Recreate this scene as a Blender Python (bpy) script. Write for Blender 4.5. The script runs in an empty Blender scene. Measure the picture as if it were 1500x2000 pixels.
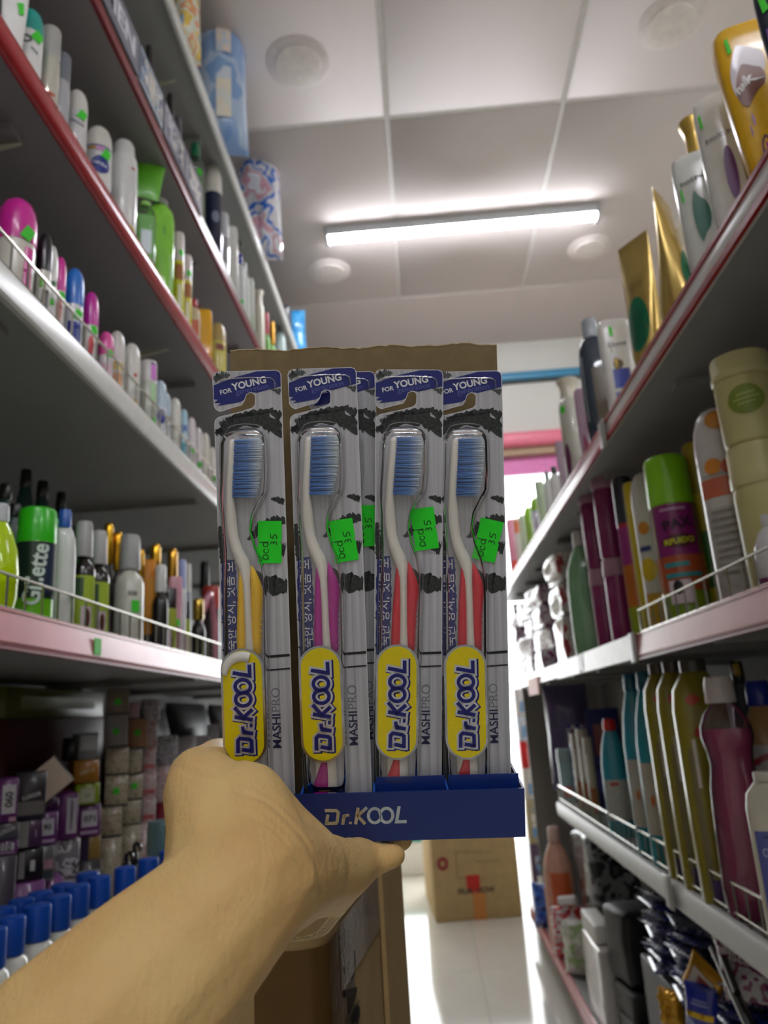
import bpy, bmesh, math, random
from mathutils import Vector, Matrix, noise

# ------------------------------------------------------------------ camera, world, light, exposure
HC = 1.0                       # camera height above the floor (m)
FPX = 1480.0                   # focal length in pixels of the 1500 px wide frame
YAW, PITCH, ROLL = math.radians(2.29), math.radians(15.03), math.radians(-3.65)
FW = Vector((-math.sin(YAW) * math.cos(PITCH), math.cos(YAW) * math.cos(PITCH), math.sin(PITCH)))
_r = Vector((math.cos(YAW), math.sin(YAW), 0))
_u = _r.cross(FW)
RT = _r * math.cos(ROLL) + _u * math.sin(ROLL)
UP = _u * math.cos(ROLL) - _r * math.sin(ROLL)
EYE = Vector((0, 0, HC))

scene = bpy.context.scene
COL = scene.collection
cam_data = bpy.data.cameras.new('camera')
cam_data.sensor_fit = 'HORIZONTAL'
cam_data.sensor_width = 27.0
cam_data.lens = 27.0 * FPX / 1500.0
cam_data.clip_start = 0.01
cam_data.dof.use_dof = True
cam_data.dof.focus_distance = 0.43
cam_data.dof.aperture_fstop = 9.5
cam = bpy.data.objects.new('camera', cam_data)
COL.objects.link(cam)
m3 = Matrix((RT, UP, -FW)).transposed()
cam.matrix_world = Matrix.Translation(EYE) @ m3.to_4x4()
scene.camera = cam

world = bpy.data.worlds.new('daylight')
scene.world = world
world.use_nodes = True
bg = world.node_tree.nodes['Background']
bg.inputs[0].default_value = (0.95, 0.98, 1.0, 1)
bg.inputs[1].default_value = 4.0

TUBE_STRENGTH = 56.0
vs = scene.view_settings
vs.view_transform = 'Standard'
vs.look = 'None'
vs.exposure = 0.5
vs.gamma = 1.0
vs.use_curve_mapping = False

# ------------------------------------------------------------------ geometry of the view: pixel -> point on a real plane
def ray(u, v):
    return RT * ((u - 750) / FPX) - UP * ((v - 1000) / FPX) + FW
def on_x(u, v, X):
    d = ray(u, v); return EYE + d * (X / d.x)
def on_y(u, v, Y):
    d = ray(u, v); return EYE + d * (Y / d.y)
def on_z(u, v, Z):
    d = ray(u, v); return EYE + d * ((Z - HC) / d.z)
def at_depth(u, v, d):
    return EYE + ray(u, v) * d
def depth_of(P):
    return (P - EYE).dot(FW)

# ------------------------------------------------------------------ materials
def lin(h):
    h = h.lstrip('#')
    f = lambda c: c / 12.92 if c <= 0.04045 else ((c + 0.055) / 1.055) ** 2.4
    return tuple(f(int(h[i:i + 2], 16) / 255) for i in (0, 2, 4)) + (1,)

_mats = {}
def new_mat(name):
    m = bpy.data.materials.new(name); m.use_nodes = True
    nt = m.node_tree
    return m, nt, nt.nodes['Principled BSDF']

def M(col, rough=0.4, metal=0.0, var=0.06, scale=40, spec=0.5, coat=0.0, trans=0.0, sss=0.0, bump=0.0, bscale=200):
    """plain coloured material with a little procedural tone variation"""
    key = (col, rough, metal, var, scale, spec, coat, trans, sss, bump, bscale)
    if key in _mats: return _mats[key]
    m, nt, b = new_mat('surface_' + col.strip('#'))
    c = lin(col)
    tc = nt.nodes.new('ShaderNodeTexCoord')
    n = nt.nodes.new('ShaderNodeTexNoise'); n.inputs['Scale'].default_value = scale; n.inputs['Detail'].default_value = 3
    nt.links.new(tc.outputs['Object'], n.inputs['Vector'])
    r = nt.nodes.new('ShaderNodeValToRGB')
    r.color_ramp.elements[0].position = 0.3; r.color_ramp.elements[1].position = 0.7
    r.color_ramp.elements[0].color = tuple(x * (1 - var) for x in c[:3]) + (1,)
    r.color_ramp.elements[1].color = tuple(min(1, x * (1 + var)) for x in c[:3]) + (1,)
    nt.links.new(n.outputs['Fac'], r.inputs['Fac'])
    nt.links.new(r.outputs['Color'], b.inputs['Base Color'])
    b.inputs['Roughness'].default_value = rough
    b.inputs['Metallic'].default_value = metal
    b.inputs['Specular IOR Level'].default_value = spec
    b.inputs['Coat Weight'].default_value = coat
    b.inputs['Coat Roughness'].default_value = 0.08
    b.inputs['Transmission Weight'].default_value = trans
    if sss:
        b.inputs['Subsurface Weight'].default_value = sss
        b.inputs['Subsurface Radius'].default_value = (0.006, 0.003, 0.0015)
        b.inputs['Subsurface Scale'].default_value = 0.5
    if bump:
        n2 = nt.nodes.new('ShaderNodeTexNoise'); n2.inputs['Scale'].default_value = bscale; n2.inputs['Detail'].default_value = 4
        nt.links.new(tc.outputs['Object'], n2.inputs['Vector'])
        bp = nt.nodes.new('ShaderNodeBump'); bp.inputs['Strength'].default_value = bump; bp.inputs['Distance'].default_value = 0.001
        nt.links.new(n2.outputs['Fac'], bp.inputs['Height'])
        nt.links.new(bp.outputs['Normal'], b.inputs['Normal'])
    _mats[key] = m
    return m

def film(col='#ffffff', haze=0.02, rough=0.06, fres=1.45, tint='#ffffff', wrinkle=0.0, wscale=60):
    """thin clear plastic: see-through with fresnel reflections and a little haze"""
    key = ('film', col, haze, rough, fres, tint, wrinkle, wscale)
    if key in _mats: return _mats[key]
    m = bpy.data.materials.new('clear_plastic'); m.use_nodes = True
    nt = m.node_tree; nt.nodes.remove(nt.nodes['Principled BSDF'])
    out = nt.nodes['Material Output']
    tr = nt.nodes.new('ShaderNodeBsdfTransparent'); tr.inputs[0].default_value = lin(tint)
    gl = nt.nodes.new('ShaderNodeBsdfGlossy'); gl.inputs['Roughness'].default_value = rough
    df = nt.nodes.new('ShaderNodeBsdfDiffuse'); df.inputs[0].default_value = lin(col)
    fr = nt.nodes.new('ShaderNodeFresnel'); fr.inputs[0].default_value = fres
    mx = nt.nodes.new('ShaderNodeMixShader'); mx.inputs[0].default_value = haze
    m2 = nt.nodes.new('ShaderNodeMixShader')
    nt.links.new(tr.outputs[0], mx.inputs[1]); nt.links.new(df.outputs[0], mx.inputs[2])
    nt.links.new(fr.outputs[0], m2.inputs[0]); nt.links.new(mx.outputs[0], m2.inputs[1]); nt.links.new(gl.outputs[0], m2.inputs[2])
    nt.links.new(m2.outputs[0], out.inputs['Surface'])
    if wrinkle:
        tc = nt.nodes.new('ShaderNodeTexCoord'); n2 = nt.nodes.new('ShaderNodeTexNoise')
        n2.inputs['Scale'].default_value = wscale; n2.inputs['Detail'].default_value = 2
        nt.links.new(tc.outputs['Object'], n2.inputs['Vector'])
        bp = nt.nodes.new('ShaderNodeBump'); bp.inputs['Strength'].default_value = wrinkle; bp.inputs['Distance'].default_value = 0.004
        nt.links.new(n2.outputs['Fac'], bp.inputs['Height'])
        for nd in (gl, fr): nt.links.new(bp.outputs['Normal'], nd.inputs['Normal'])
    _mats[key] = m
    return m

def patchy(cols, scale=30, rough=0.3, kind='voronoi', stretch=(1, 1, 1), bump=0.0, coat=0.0):
    """printed packaging: irregular patches of several colours"""
    key = ('patchy', tuple(cols), scale, rough, kind, stretch, bump, coat)
    if key in _mats: return _mats[key]
    m, nt, b = new_mat('printed_film')
    tc = nt.nodes.new('ShaderNodeTexCoord'); mp = nt.nodes.new('ShaderNodeMapping')
    mp.inputs['Scale'].default_value = stretch
    nt.links.new(tc.outputs['Object'], mp.inputs['Vector'])
    if kind == 'voronoi':
        n = nt.nodes.new('ShaderNodeTexVoronoi'); n.inputs['Scale'].default_value = scale
        wn = nt.nodes.new('ShaderNodeTexNoise'); wn.inputs['Scale'].default_value = scale * 0.8
        ad = nt.nodes.new('ShaderNodeMixRGB'); ad.blend_type = 'ADD'; ad.inputs[0].default_value = 0.06
        nt.links.new(mp.outputs[0], wn.inputs['Vector']); nt.links.new(mp.outputs[0], ad.inputs[1]); nt.links.new(wn.outputs['Color'], ad.inputs[2])
        nt.links.new(ad.outputs[0], n.inputs['Vector'])
        sep = nt.nodes.new('ShaderNodeSeparateColor'); nt.links.new(n.outputs['Color'], sep.inputs[0]); fac = sep.outputs[0]
    else:
        n = nt.nodes.new('ShaderNodeTexNoise'); n.inputs['Scale'].default_value = scale; n.inputs['Detail'].default_value = 2
        nt.links.new(mp.outputs[0], n.inputs['Vector']); fac = n.outputs['Fac']
    r = nt.nodes.new('ShaderNodeValToRGB'); r.color_ramp.interpolation = 'CONSTANT'
    e = r.color_ramp.elements
    lo, hi = (0.0, 1.0) if kind == 'voronoi' else (0.32, 0.68)
    while len(e) < len(cols): e.new(0.5)
    for i, c in enumerate(cols):
        e[i].position = 0.0 if i == 0 else lo + (hi - lo) * i / len(cols); e[i].color = lin(c)
    nt.links.new(fac, r.inputs['Fac']); nt.links.new(r.outputs['Color'], b.inputs['Base Color'])
    b.inputs['Roughness'].default_value = rough; b.inputs['Coat Weight'].default_value = coat; b.inputs['Coat Roughness'].default_value = 0.1
    if bump:
        n2 = nt.nodes.new('ShaderNodeTexNoise'); n2.inputs['Scale'].default_value = scale * 2.5; n2.inputs['Detail'].default_value = 3
        nt.links.new(tc.outputs['Object'], n2.inputs['Vector'])
        bp = nt.nodes.new('ShaderNodeBump'); bp.inputs['Strength'].default_value = bump; bp.inputs['Distance'].default_value = 0.006
        nt.links.new(n2.outputs['Fac'], bp.inputs['Height']); nt.links.new(bp.outputs['Normal'], b.inputs['Normal'])
    _mats[key] = m
    return m

def glow(col, strength):
    key = ('glow', col, strength)
    if key in _mats: return _mats[key]
    m, nt, b = new_mat('lit_diffuser')
    b.inputs['Base Color'].default_value = lin('#ffffff')
    b.inputs['Emission Color'].default_value = lin(col); b.inputs['Emission Strength'].default_value = strength
    _mats[key] = m
    return m

# ------------------------------------------------------------------ object helpers
def link(o, parent=None):
    COL.objects.link(o)
    if parent is not None: o.parent = parent
    return o

def tag(o, label, cat, group=None, kind=None):
    o['label'] = label; o['category'] = cat
    if group: o['group'] = group
    if kind: o['kind'] = kind
    return o

def thing(name, label, cat, loc=(0, 0, 0), rotz=0.0, group=None, mat=None):
    o = bpy.data.objects.new(name, None); o.empty_display_size = 0.02
    if mat is not None: o.matrix_world = mat
    else:
        o.location = loc; o.rotation_euler = (0, 0, rotz)
    link(o)
    return tag(o, label, cat, group)

def struct(name, label=None):
    o = bpy.data.objects.new(name, None); link(o); o['kind'] = 'structure'
    return o

def mesh(name, verts, faces, mat, parent=None, smooth=True, sharp=0.7):
    me = bpy.data.meshes.new(name)
    me.from_pydata([tuple(v) for v in verts], [], faces)
    me.validate()
    if smooth:
        me.polygons.foreach_set('use_smooth', [True] * len(me.polygons))
        me.set_sharp_from_angle(angle=sharp)
    if mat: me.materials.append(mat)
    return link(bpy.data.objects.new(name, me), parent)

def share(name, src, parent=None, loc=(0, 0, 0), rot=(0, 0, 0)):
    o = bpy.data.objects.new(name, src.data); o.location = loc; o.rotation_euler = rot
    return link(o, parent)

def box_vf(x0, x1, y0, y1, z0, z1, V=None, Fc=None):
    V = [] if V is None else V; Fc = [] if Fc is None else Fc
    n = len(V)
    V += [(x0, y0, z0), (x1, y0, z0), (x1, y1, z0), (x0, y1, z0), (x0, y0, z1), (x1, y0, z1), (x1, y1, z1), (x0, y1, z1)]
    Fc += [tuple(n + i for i in f) for f in ((0, 3, 2, 1), (4, 5, 6, 7), (0, 1, 5, 4), (1, 2, 6, 5), (2, 3, 7, 6), (3, 0, 4, 7))]
    return V, Fc

def box(name, x0, x1, y0, y1, z0, z1, mat, parent=None, bevel=0.0, seg=2):
    if not bevel:
        V, Fc = box_vf(x0, x1, y0, y1, z0, z1)
        return mesh(name, V, Fc, mat, parent, smooth=False)
    bm = bmesh.new()
    V, Fc = box_vf(x0, x1, y0, y1, z0, z1)
    vv = [bm.verts.new(v) for v in V]
    for f in Fc: bm.faces.new([vv[i] for i in f])
    bmesh.ops.bevel(bm, geom=bm.edges[:], offset=bevel, segments=seg, affect='EDGES', profile=0.5)
    me = bpy.data.meshes.new(name); bm.to_mesh(me); bm.free()
    me.polygons.foreach_set('use_smooth', [True] * len(me.polygons)); me.set_sharp_from_angle(angle=0.9)
    me.materials.append(mat)
    return link(bpy.data.objects.new(name, me), parent)

def tube_vf(pts, r, n=6, V=None, Fc=None, closed=False):
    """tube along a polyline; r may be a number or a list"""
    V = [] if V is None else V; Fc = [] if Fc is None else Fc
    pts = [Vector(p) for p in pts]
    base = len(V)
    ref = None
    for i, p in enumerate(pts):
        a = pts[max(i - 1, 0)]; b = pts[min(i + 1, len(pts) - 1)]
        t = (b - a).normalized()
        if ref is None:
            ref = Vector((0, 0, 1)) if abs(t.z) < 0.9 else Vector((1, 0, 0))
        s = t.cross(ref).normalized(); q = s.cross(t); ref = q
        rr = r[i] if isinstance(r, (list, tuple)) else r
        for k in range(n):
            an = 2 * math.pi * k / n
            V.append(tuple(p + (s * math.cos(an) + q * math.sin(an)) * rr))
    for i in range(len(pts) - 1):
        for k in range(n):
            a = base + i * n + k; b = base + i * n + (k + 1) % n
            Fc.append((a, b, b + n, a + n))
    Fc.append(tuple(base + k for k in range(n))[::-1]); Fc.append(tuple(base + (len(pts) - 1) * n + k for k in range(n)))
    return V, Fc

def tube(name, pts, r, mat, parent=None, n=8):
    V, Fc = tube_vf(pts, r, n)
    return mesh(name, V, Fc, mat, parent)

class Surf:
    """lofted body: rings (z, rx, ry, exponent); local +x is the front"""
    def __init__(self, rings, n=28):
        self.r = [tuple(q) + (2.0,) * (4 - len(q)) for q in rings]; self.n = n
    def at(self, z):
        R = self.r
        if z <= R[0][0]: return R[0][1:]
        for a, b in zip(R, R[1:]):
            if z <= b[0]:
                t = (z - a[0]) / max(1e-9, b[0] - a[0])
                return tuple(a[i] + (b[i] - a[i]) * t for i in (1, 2, 3))
        return R[-1][1:]
    @staticmethod
    def sup(c, e):
        return math.copysign(abs(c) ** (2 / e), c)
    def pt(self, th, z, off=0.0):
        rx, ry, e = self.at(z)
        return ((rx + off) * self.sup(math.cos(th), e), (ry + off) * self.sup(math.sin(th), e), z)
    def uv(self, u, z, th0=0.0, off=0.0005):
        rx, ry, e = self.at(z)
        q = max(-0.97, min(0.97, u / max(ry, 1e-6)))
        return self.pt(th0 + math.asin(math.copysign(abs(q) ** (e / 2), q)), z, off)
    def build(self, name, mat, parent, sharp=0.6):
        V = []; Fc = []; n = self.n
        for (z, rx, ry, e) in self.r:
            for k in range(n):
                a = 2 * math.pi * k / n
                V.append((rx * self.sup(math.cos(a), e), ry * self.sup(math.sin(a), e), z))
        for i in range(len(self.r) - 1):
            for k in range(n):
                a = i * n + k; b = i * n + (k + 1) % n
                Fc.append((a, b, b + n, a + n))
        Fc.append(tuple(range(n))[::-1]); Fc.append(tuple((len(self.r) - 1) * n + k for k in range(n)))
        return mesh(name, V, Fc, mat, parent, sharp=sharp)

def patch(name, S, w, z0, z1, mat, parent, th=0.0, shape='rect', off=0.0006, nu=10, nv=8, tilt=0.0):
    V = []; Fc = []
    zc = (z0 + z1) / 2; hh = (z1 - z0) / 2
    ct, st = math.cos(tilt), math.sin(tilt)
    if shape == 'rect':
        for j in range(nv + 1):
            for i in range(nu + 1):
                u = (i / nu - .5) * w; v = (j / nv * 2 - 1) * hh
                u, v = u * ct - v * st, u * st + v * ct
                V.append(S.uv(u, zc + v, th, off))
        for j in range(nv):
            for i in range(nu):
                a = j * (nu + 1) + i; Fc.append((a, a + 1, a + nu + 2, a + nu + 1))
    else:
        V.append(S.uv(0, zc, th, off)); K = 24
        for r in (0.5, 1.0):
            for k in range(K):
                a = 2 * math.pi * k / K
                u = math.cos(a) * w / 2 * r; v = math.sin(a) * hh * r
                if shape == 'drop': u *= 0.55 + 0.45 * math.sin(a) 
                u, v = u * ct - v * st, u * st + v * ct
                V.append(S.uv(u, zc + v, th, off))
        for k in range(K):
            k2 = (k + 1) % K
            Fc.append((0, 1 + k, 1 + k2)); Fc.append((1 + k, 1 + K + k, 1 + K + k2, 1 + k2))
    return mesh(name, V, Fc, mat, parent)

# ------------------------------------------------------------------ lettering and strokes
_txt = {}
def text_vf(s, bold=0.0, shear=0.0):
    """flat outline of a word, centred, capital height about 1"""
    key = (s, bold, shear)
    if key in _txt: return _txt[key]
    cu = bpy.data.curves.new('lettering', 'FONT'); cu.body = s; cu.size = 1.4; cu.offset = bold; cu.shear = shear
    cu.resolution_u = 3
    o = bpy.data.objects.new('lettering_source', cu); COL.objects.link(o)
    dg = bpy.context.evaluated_depsgraph_get()
    me = bpy.data.meshes.new_from_object(o.evaluated_get(dg))
    V = [v.co.copy() for v in me.vertices]; Fc = [tuple(p.vertices) for p in me.polygons]
    bpy.data.objects.remove(o); bpy.data.curves.remove(cu); bpy.data.meshes.remove(me)
    x0 = min(v.x for v in V); x1 = max(v.x for v in V); y0 = min(v.y for v in V); y1 = max(v.y for v in V)
    V = [(v.x - (x0 + x1) / 2, v.y - (y0 + y1) / 2) for v in V]
    _txt[key] = (V, Fc, x1 - x0, y1 - y0)
    return _txt[key]

def text_on(name, S, s, width, zc, mat, parent, th=0.0, rot=0.0, off=0.0012, bold=0.02, shear=0.0, u0=0.0, height=None):
    V, Fc, w, h = text_vf(s, bold, shear)
    k = width / w; ky = k if height is None else height / h
    c, sn = math.cos(rot), math.sin(rot)
    W = []
    for x, y in V:
        x, y = x * k, y * ky
        W.append(S.uv(u0 + x * c - y * sn, zc + x * sn + y * c, th, off))
    return mesh(name, W, Fc, mat, parent, smooth=False)

def text_flat(name, s, width, mapping, mat, parent, rot=0.0, bold=0.02, shear=0.0, height=None, cx=0.0, cy=0.0):
    V, Fc, w, h = text_vf(s, bold, shear)
    k = width / w; ky = k if height is None else height / h
    c, sn = math.cos(rot), math.sin(rot)
    W = [mapping(cx + x * k * c - y * ky * sn, cy + x * k * sn + y * ky * c) for x, y in V]
    return mesh(name, W, Fc, mat, parent, smooth=False)

def ribbon(poly, width, closed=False, n_cap=5):
    """2D stroke of even width -> verts, faces"""
    V = []; Fc = []
    P = [Vector((p[0], p[1])) for p in poly]
    N = len(P)
    for i, p in enumerate(P):
        a = P[i - 1] if (i > 0 or closed) else p; b = P[(i + 1) % N] if (i < N - 1 or closed) else p
        d1 = (p - a); d2 = (b - p)
        d1 = d1.normalized() if d1.length > 1e-9 else d2.normalized()
        d2 = d2.normalized() if d2.length > 1e-9 else d1
        t = (d1 + d2)
        t = t.normalized() if t.length > 1e-6 else d1
        nrm = Vector((-t.y, t.x)); cosh = max(0.45, abs(nrm.dot(Vector((-d1.y, d1.x)))))
        w = width[i] if isinstance(width, (list, tuple)) else width
        V += [p + nrm * (w / 2 / cosh), p - nrm * (w / 2 / cosh)]
    for i in range(N if closed else N - 1):
        a = 2 * i; b = 2 * ((i + 1) % N)
        Fc.append((a, a + 1, b + 1, b))
    return [(v.x, v.y) for v in V], Fc

def strokes(name, polys, width, mapping, mat, parent):
    V = []; Fc = []
    for q in polys:
        poly, closed = (q, False) if not isinstance(q, dict) else (q['p'], q.get('closed', False))
        v, f = ribbon(poly, width if not isinstance(q, dict) else q.get('w', width), closed)
        n = len(V); V += [mapping(*p) for p in v]; Fc += [tuple(n + i for i in ff) for ff in f]
    return mesh(name, V, Fc, mat, parent, smooth=False)

def poly_flat(name, pts, mapping, mat, parent):
    """filled 2D polygon (may be concave)"""
    from mathutils.geometry import tessellate_polygon
    tri = tessellate_polygon([[Vector((p[0], p[1], 0)) for p in pts]])
    return mesh(name, [mapping(*p) for p in pts], [tuple(t) for t in tri], mat, parent, smooth=False)

def arc(cx, cy, rx, ry, a0, a1, n=14):
    return [(cx + rx * math.cos(math.radians(a0 + (a1 - a0) * i / n)), cy + ry * math.sin(math.radians(a0 + (a1 - a0) * i / n))) for i in range(n + 1)]
# ------------------------------------------------------------------ the room
XL, XR, YB, YF, ZC = -1.21, 3.06, -3.69, 3.95, 3.0
WHITE_WALL = M('#d9d8cf', 0.75, var=0.03, scale=3)
floor = struct('floor')
box('slab', XL - .1, XR + .1, YB - .1, 6.2, -0.08, -0.006, M('#9a978e', 0.8), floor)
TILE = M('#d6d3c8', 0.09, var=0.035, scale=5, spec=0.55)
t0 = None
for i in range(-3, 6):
    for j in range(-7, 5):
        xa, ya = 0.13 + 0.6 * i, 3.4 + 0.6 * j
        if xa + .6 > XR + .1 or xa < XL - .7: continue
        if t0 is None:
            t0 = box('floor_tile', 0.0012, 0.5988, 0.0012, 0.5988, -0.006, 0.0, TILE, floor); t0.location = (xa, ya, 0)
        else: share('floor_tile', t0, floor, (xa, ya, 0))

for nm, b in (('wall_left', (XL - .1, XL, YB, 6.2, 0, ZC + .1)), ('wall_right', (XR, XR + .1, YB, 6.2, 0, ZC + .1)),
              ('wall_back', (XL, XR, YB - .1, YB, 0, ZC + .1))):
    o = box(nm, *b, WHITE_WALL); o['kind'] = 'structure'

# dropped ceiling: panels of 0.61 x 1.18 m in a light grid
ceiling = struct('ceiling')
box('slab', XL, XR, YB, 6.2, ZC + .03, ZC + .1, M('#c9c6c0', 0.8), ceiling)
CEIL = M('#ddd3cd', 0.55, var=0.02, scale=2.5)
GRID = M('#dcd6d0', 0.5)
PX, PY = 0.61, 1.176
c0 = None
for i in range(-2, 5):
    for j in range(-5, 2):
        if c0 is None:
            c0 = box('ceiling_panel', 0.009, PX - 0.009, 0.009, PY - 0.009, -0.001, 0.012, CEIL, ceiling, bevel=0.003, seg=1); c0.location = (0.01 + PX * i, 2.19 + PY * j, ZC)
        elif j < 1: share('ceiling_panel', c0, ceiling, (0.01 + PX * i, 2.19 + PY * j, ZC))
    box('ceiling_panel', 0.01 + PX * i + .009, 0.01 + PX * (i + 1) - .009, 2.19 + PY + .009, YF, ZC - .001, ZC + .012, CEIL, ceiling)
for i in range(-1, 5):
    box('grid_bar', 0.01 + PX * i - .0085, 0.01 + PX * i + .0085, YB, YF, ZC + .0005, ZC + .011, GRID, ceiling)
for j in range(-4, 2):
    box('grid_bar', XL, XR, 2.19 + PY * j - .0085, 2.19 + PY * j + .0085, ZC + .001, ZC + .0115, GRID, ceiling)

# front bulkhead with coloured bands, open to daylight below
wf = struct('wall_front')
zb = lambda v: on_y(1045, v, YF).z
box('upper_panel', XL, XR, YF, YF + .12, zb(845), ZC + .03, WHITE_WALL, wf)
BLUE = M('#3f8fb4', 0.35)
box('blue_band', XL, XR, YF - .03, YF, zb(742), zb(727), BLUE, wf, bevel=.008)
box('painted_shadow', XL, XR, YF - .012, YF, zb(747), zb(742), M('#4a4d4a', .7), wf)  # raised dark strip coloured as the shadow under the blue band
PINKB = M('#ef7d93', 0.35)
box('pink_roll', XL, XR, YF - .05, YF + .12, zb(873), zb(845), PINKB, wf, bevel=.02)
box('wooden_batten', XL, XR, YF - .01, YF + .12, zb(887), zb(873), M('#b59a7c', .6), wf)
box('pink_valance', XL, XR, YF + .03, YF + .06, zb(921), zb(887), M('#ee88c4', .5), wf)
box('side_pier', XL, -0.75, YF + .02, YF + .14, 0, zb(887), WHITE_WALL, wf)
box('side_pier', 1.75, XR, YF + .02, YF + .14, 0, zb(887), WHITE_WALL, wf)
# entrance beyond the bulkhead, open to the street
box('entrance_wall', XL, -0.7, 6.0, 6.1, 0, ZC + .1, WHITE_WALL, wf)
box('entrance_wall', 1.6, XR, 6.0, 6.1, 0, ZC + .1, WHITE_WALL, wf)

# round flush ceiling lamps (off)
def downlight(x, y, label):
    t = thing('ceiling_lamp', label, 'ceiling lamp', (x, y, ZC - 0.001), 0, 'round flush ceiling lamps')
    R = 0.1
    Surf([(-.006, R * .93, R * .93), (-.003, R, R), (0.0, R, R)], 40).build('trim_ring', M('#e6dcd6', .5), t)
    Surf([(-.013, R * .5, R * .5), (-.011, R * .7, R * .7), (-.006, R * .72, R * .72)], 40).build('diffuser', M('#ece3da', .35), t)
def ceil_pt(u, v): return on_z(u, v, ZC)
for (u, v, lab) in ((582, 122, 'round flush ceiling lamp above the diaper bags'), (642, 530, 'small round ceiling lamp between the lit tube and the toothbrush display'),
                    (1310, 42, 'round ceiling lamp above the yellow shampoo bottle'), (1152, 484, 'round ceiling lamp beside the end of the lit tube')):
    p = ceil_pt(u, v); downlight(p.x, p.y, lab)

# LED tubes; all but the first are unseen ones added as fill light
def batten(xa, xb, y, label):
    t = thing('tube_light', label, 'tube light', (0, y, ZC), 0, 'LED tube lights on the ceiling')
    box('housing', xa, xb, -.03, .03, -.038, 0, M('#cfd2d2', .4), t, bevel=.004)
    V = []; Fc = []
    n = 10
    for x in (xa + .012, xb - .012):
        for k in range(n + 1):
            a = math.pi * k / n
            V.append((x, -.027 * math.cos(a), -.034 - .022 * math.sin(a)))
    for k in range(n): Fc.append((k, k + 1, n + 2 + k, n + 1 + k))
    Fc.append(tuple(range(n + 1))[::-1]); Fc.append(tuple(range(n + 1, 2 * n + 2))); Fc.append((0, n + 1, 2 * n + 1, n))
    mesh('diffuser', V, Fc, glow('#f6f7ff', TUBE_STRENGTH), t)
    for x in (xa, xb - .014): box('end_cap', x, x + .014, -.031, .031, -.06, 0, M('#b9bdbf', .4), t, bevel=.004)
batten(-.285, .865, 2.79, 'lit white tube light above the toothbrush display')
batten(-.285, .865, -0.74, 'added unseen fill tube on the ceiling behind the photographer')  # out of view, added to brighten the front of the display
batten(-.285, .865, -2.5, 'added unseen fill tube on the ceiling near the back wall')  # out of view, added as more fill from behind the camera
batten(1.6, 2.75, -1.3, 'added unseen fill tube above the neighbouring aisle, towards the back wall')  # out of view, added to spread more light through the room
batten(1.6, 2.75, 1.03, 'added unseen fill tube above the neighbouring aisle')  # out of view, added to light the side beyond the lower shelving

# ------------------------------------------------------------------ shelving
LX, RX = -0.48, 0.40
SH = {  # front edge X, deck height, side
    'L0': (-0.47, HC + 1.625, -1), 'L1': (LX, HC + 1.222, -1), 'L2': (LX, HC + .872, -1), 'L3': (LX, HC + .560, -1),
    'L4': (LX, HC + .138, -1), 'L5': (LX, HC - .44, -1), 'L6': (LX, HC - .86, -1),
    'R1': (RX, HC + .532, 1), 'R2': (RX, HC + .109, 1), 'R3': (RX, HC - .306, 1), 'R4': (RX, HC - .87, 1)}
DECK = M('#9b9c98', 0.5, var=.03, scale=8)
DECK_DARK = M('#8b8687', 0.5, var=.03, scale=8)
REDP = M('#a81f26', .25, var=.03, spec=.6)
REDDK = M('#7d1d2a', .35, var=.03)
PINKP = M('#d98f98', .22, var=.05, scale=15, spec=.6)
WHITEP = M('#e4e0da', .22, var=.03, spec=.6)
METAL = M('#c4c6c0', .38, var=.03, metal=.0, spec=.7)
WIRE = M('#b9b7ad', .25, metal=.85)

def ext_y(name, prof, y0, y1, mat, parent, sharp=.6):
    n = len(prof)
    V = [(x, y0, z) for x, z in prof] + [(x, y1, z) for x, z in prof]
    Fc = [(i, (i + 1) % n, n + (i + 1) % n, n + i) for i in range(n)] + [tuple(range(n))[::-1], tuple(range(n, 2 * n))]
    return mesh(name, V, Fc, mat, parent, sharp=sharp)

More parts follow.
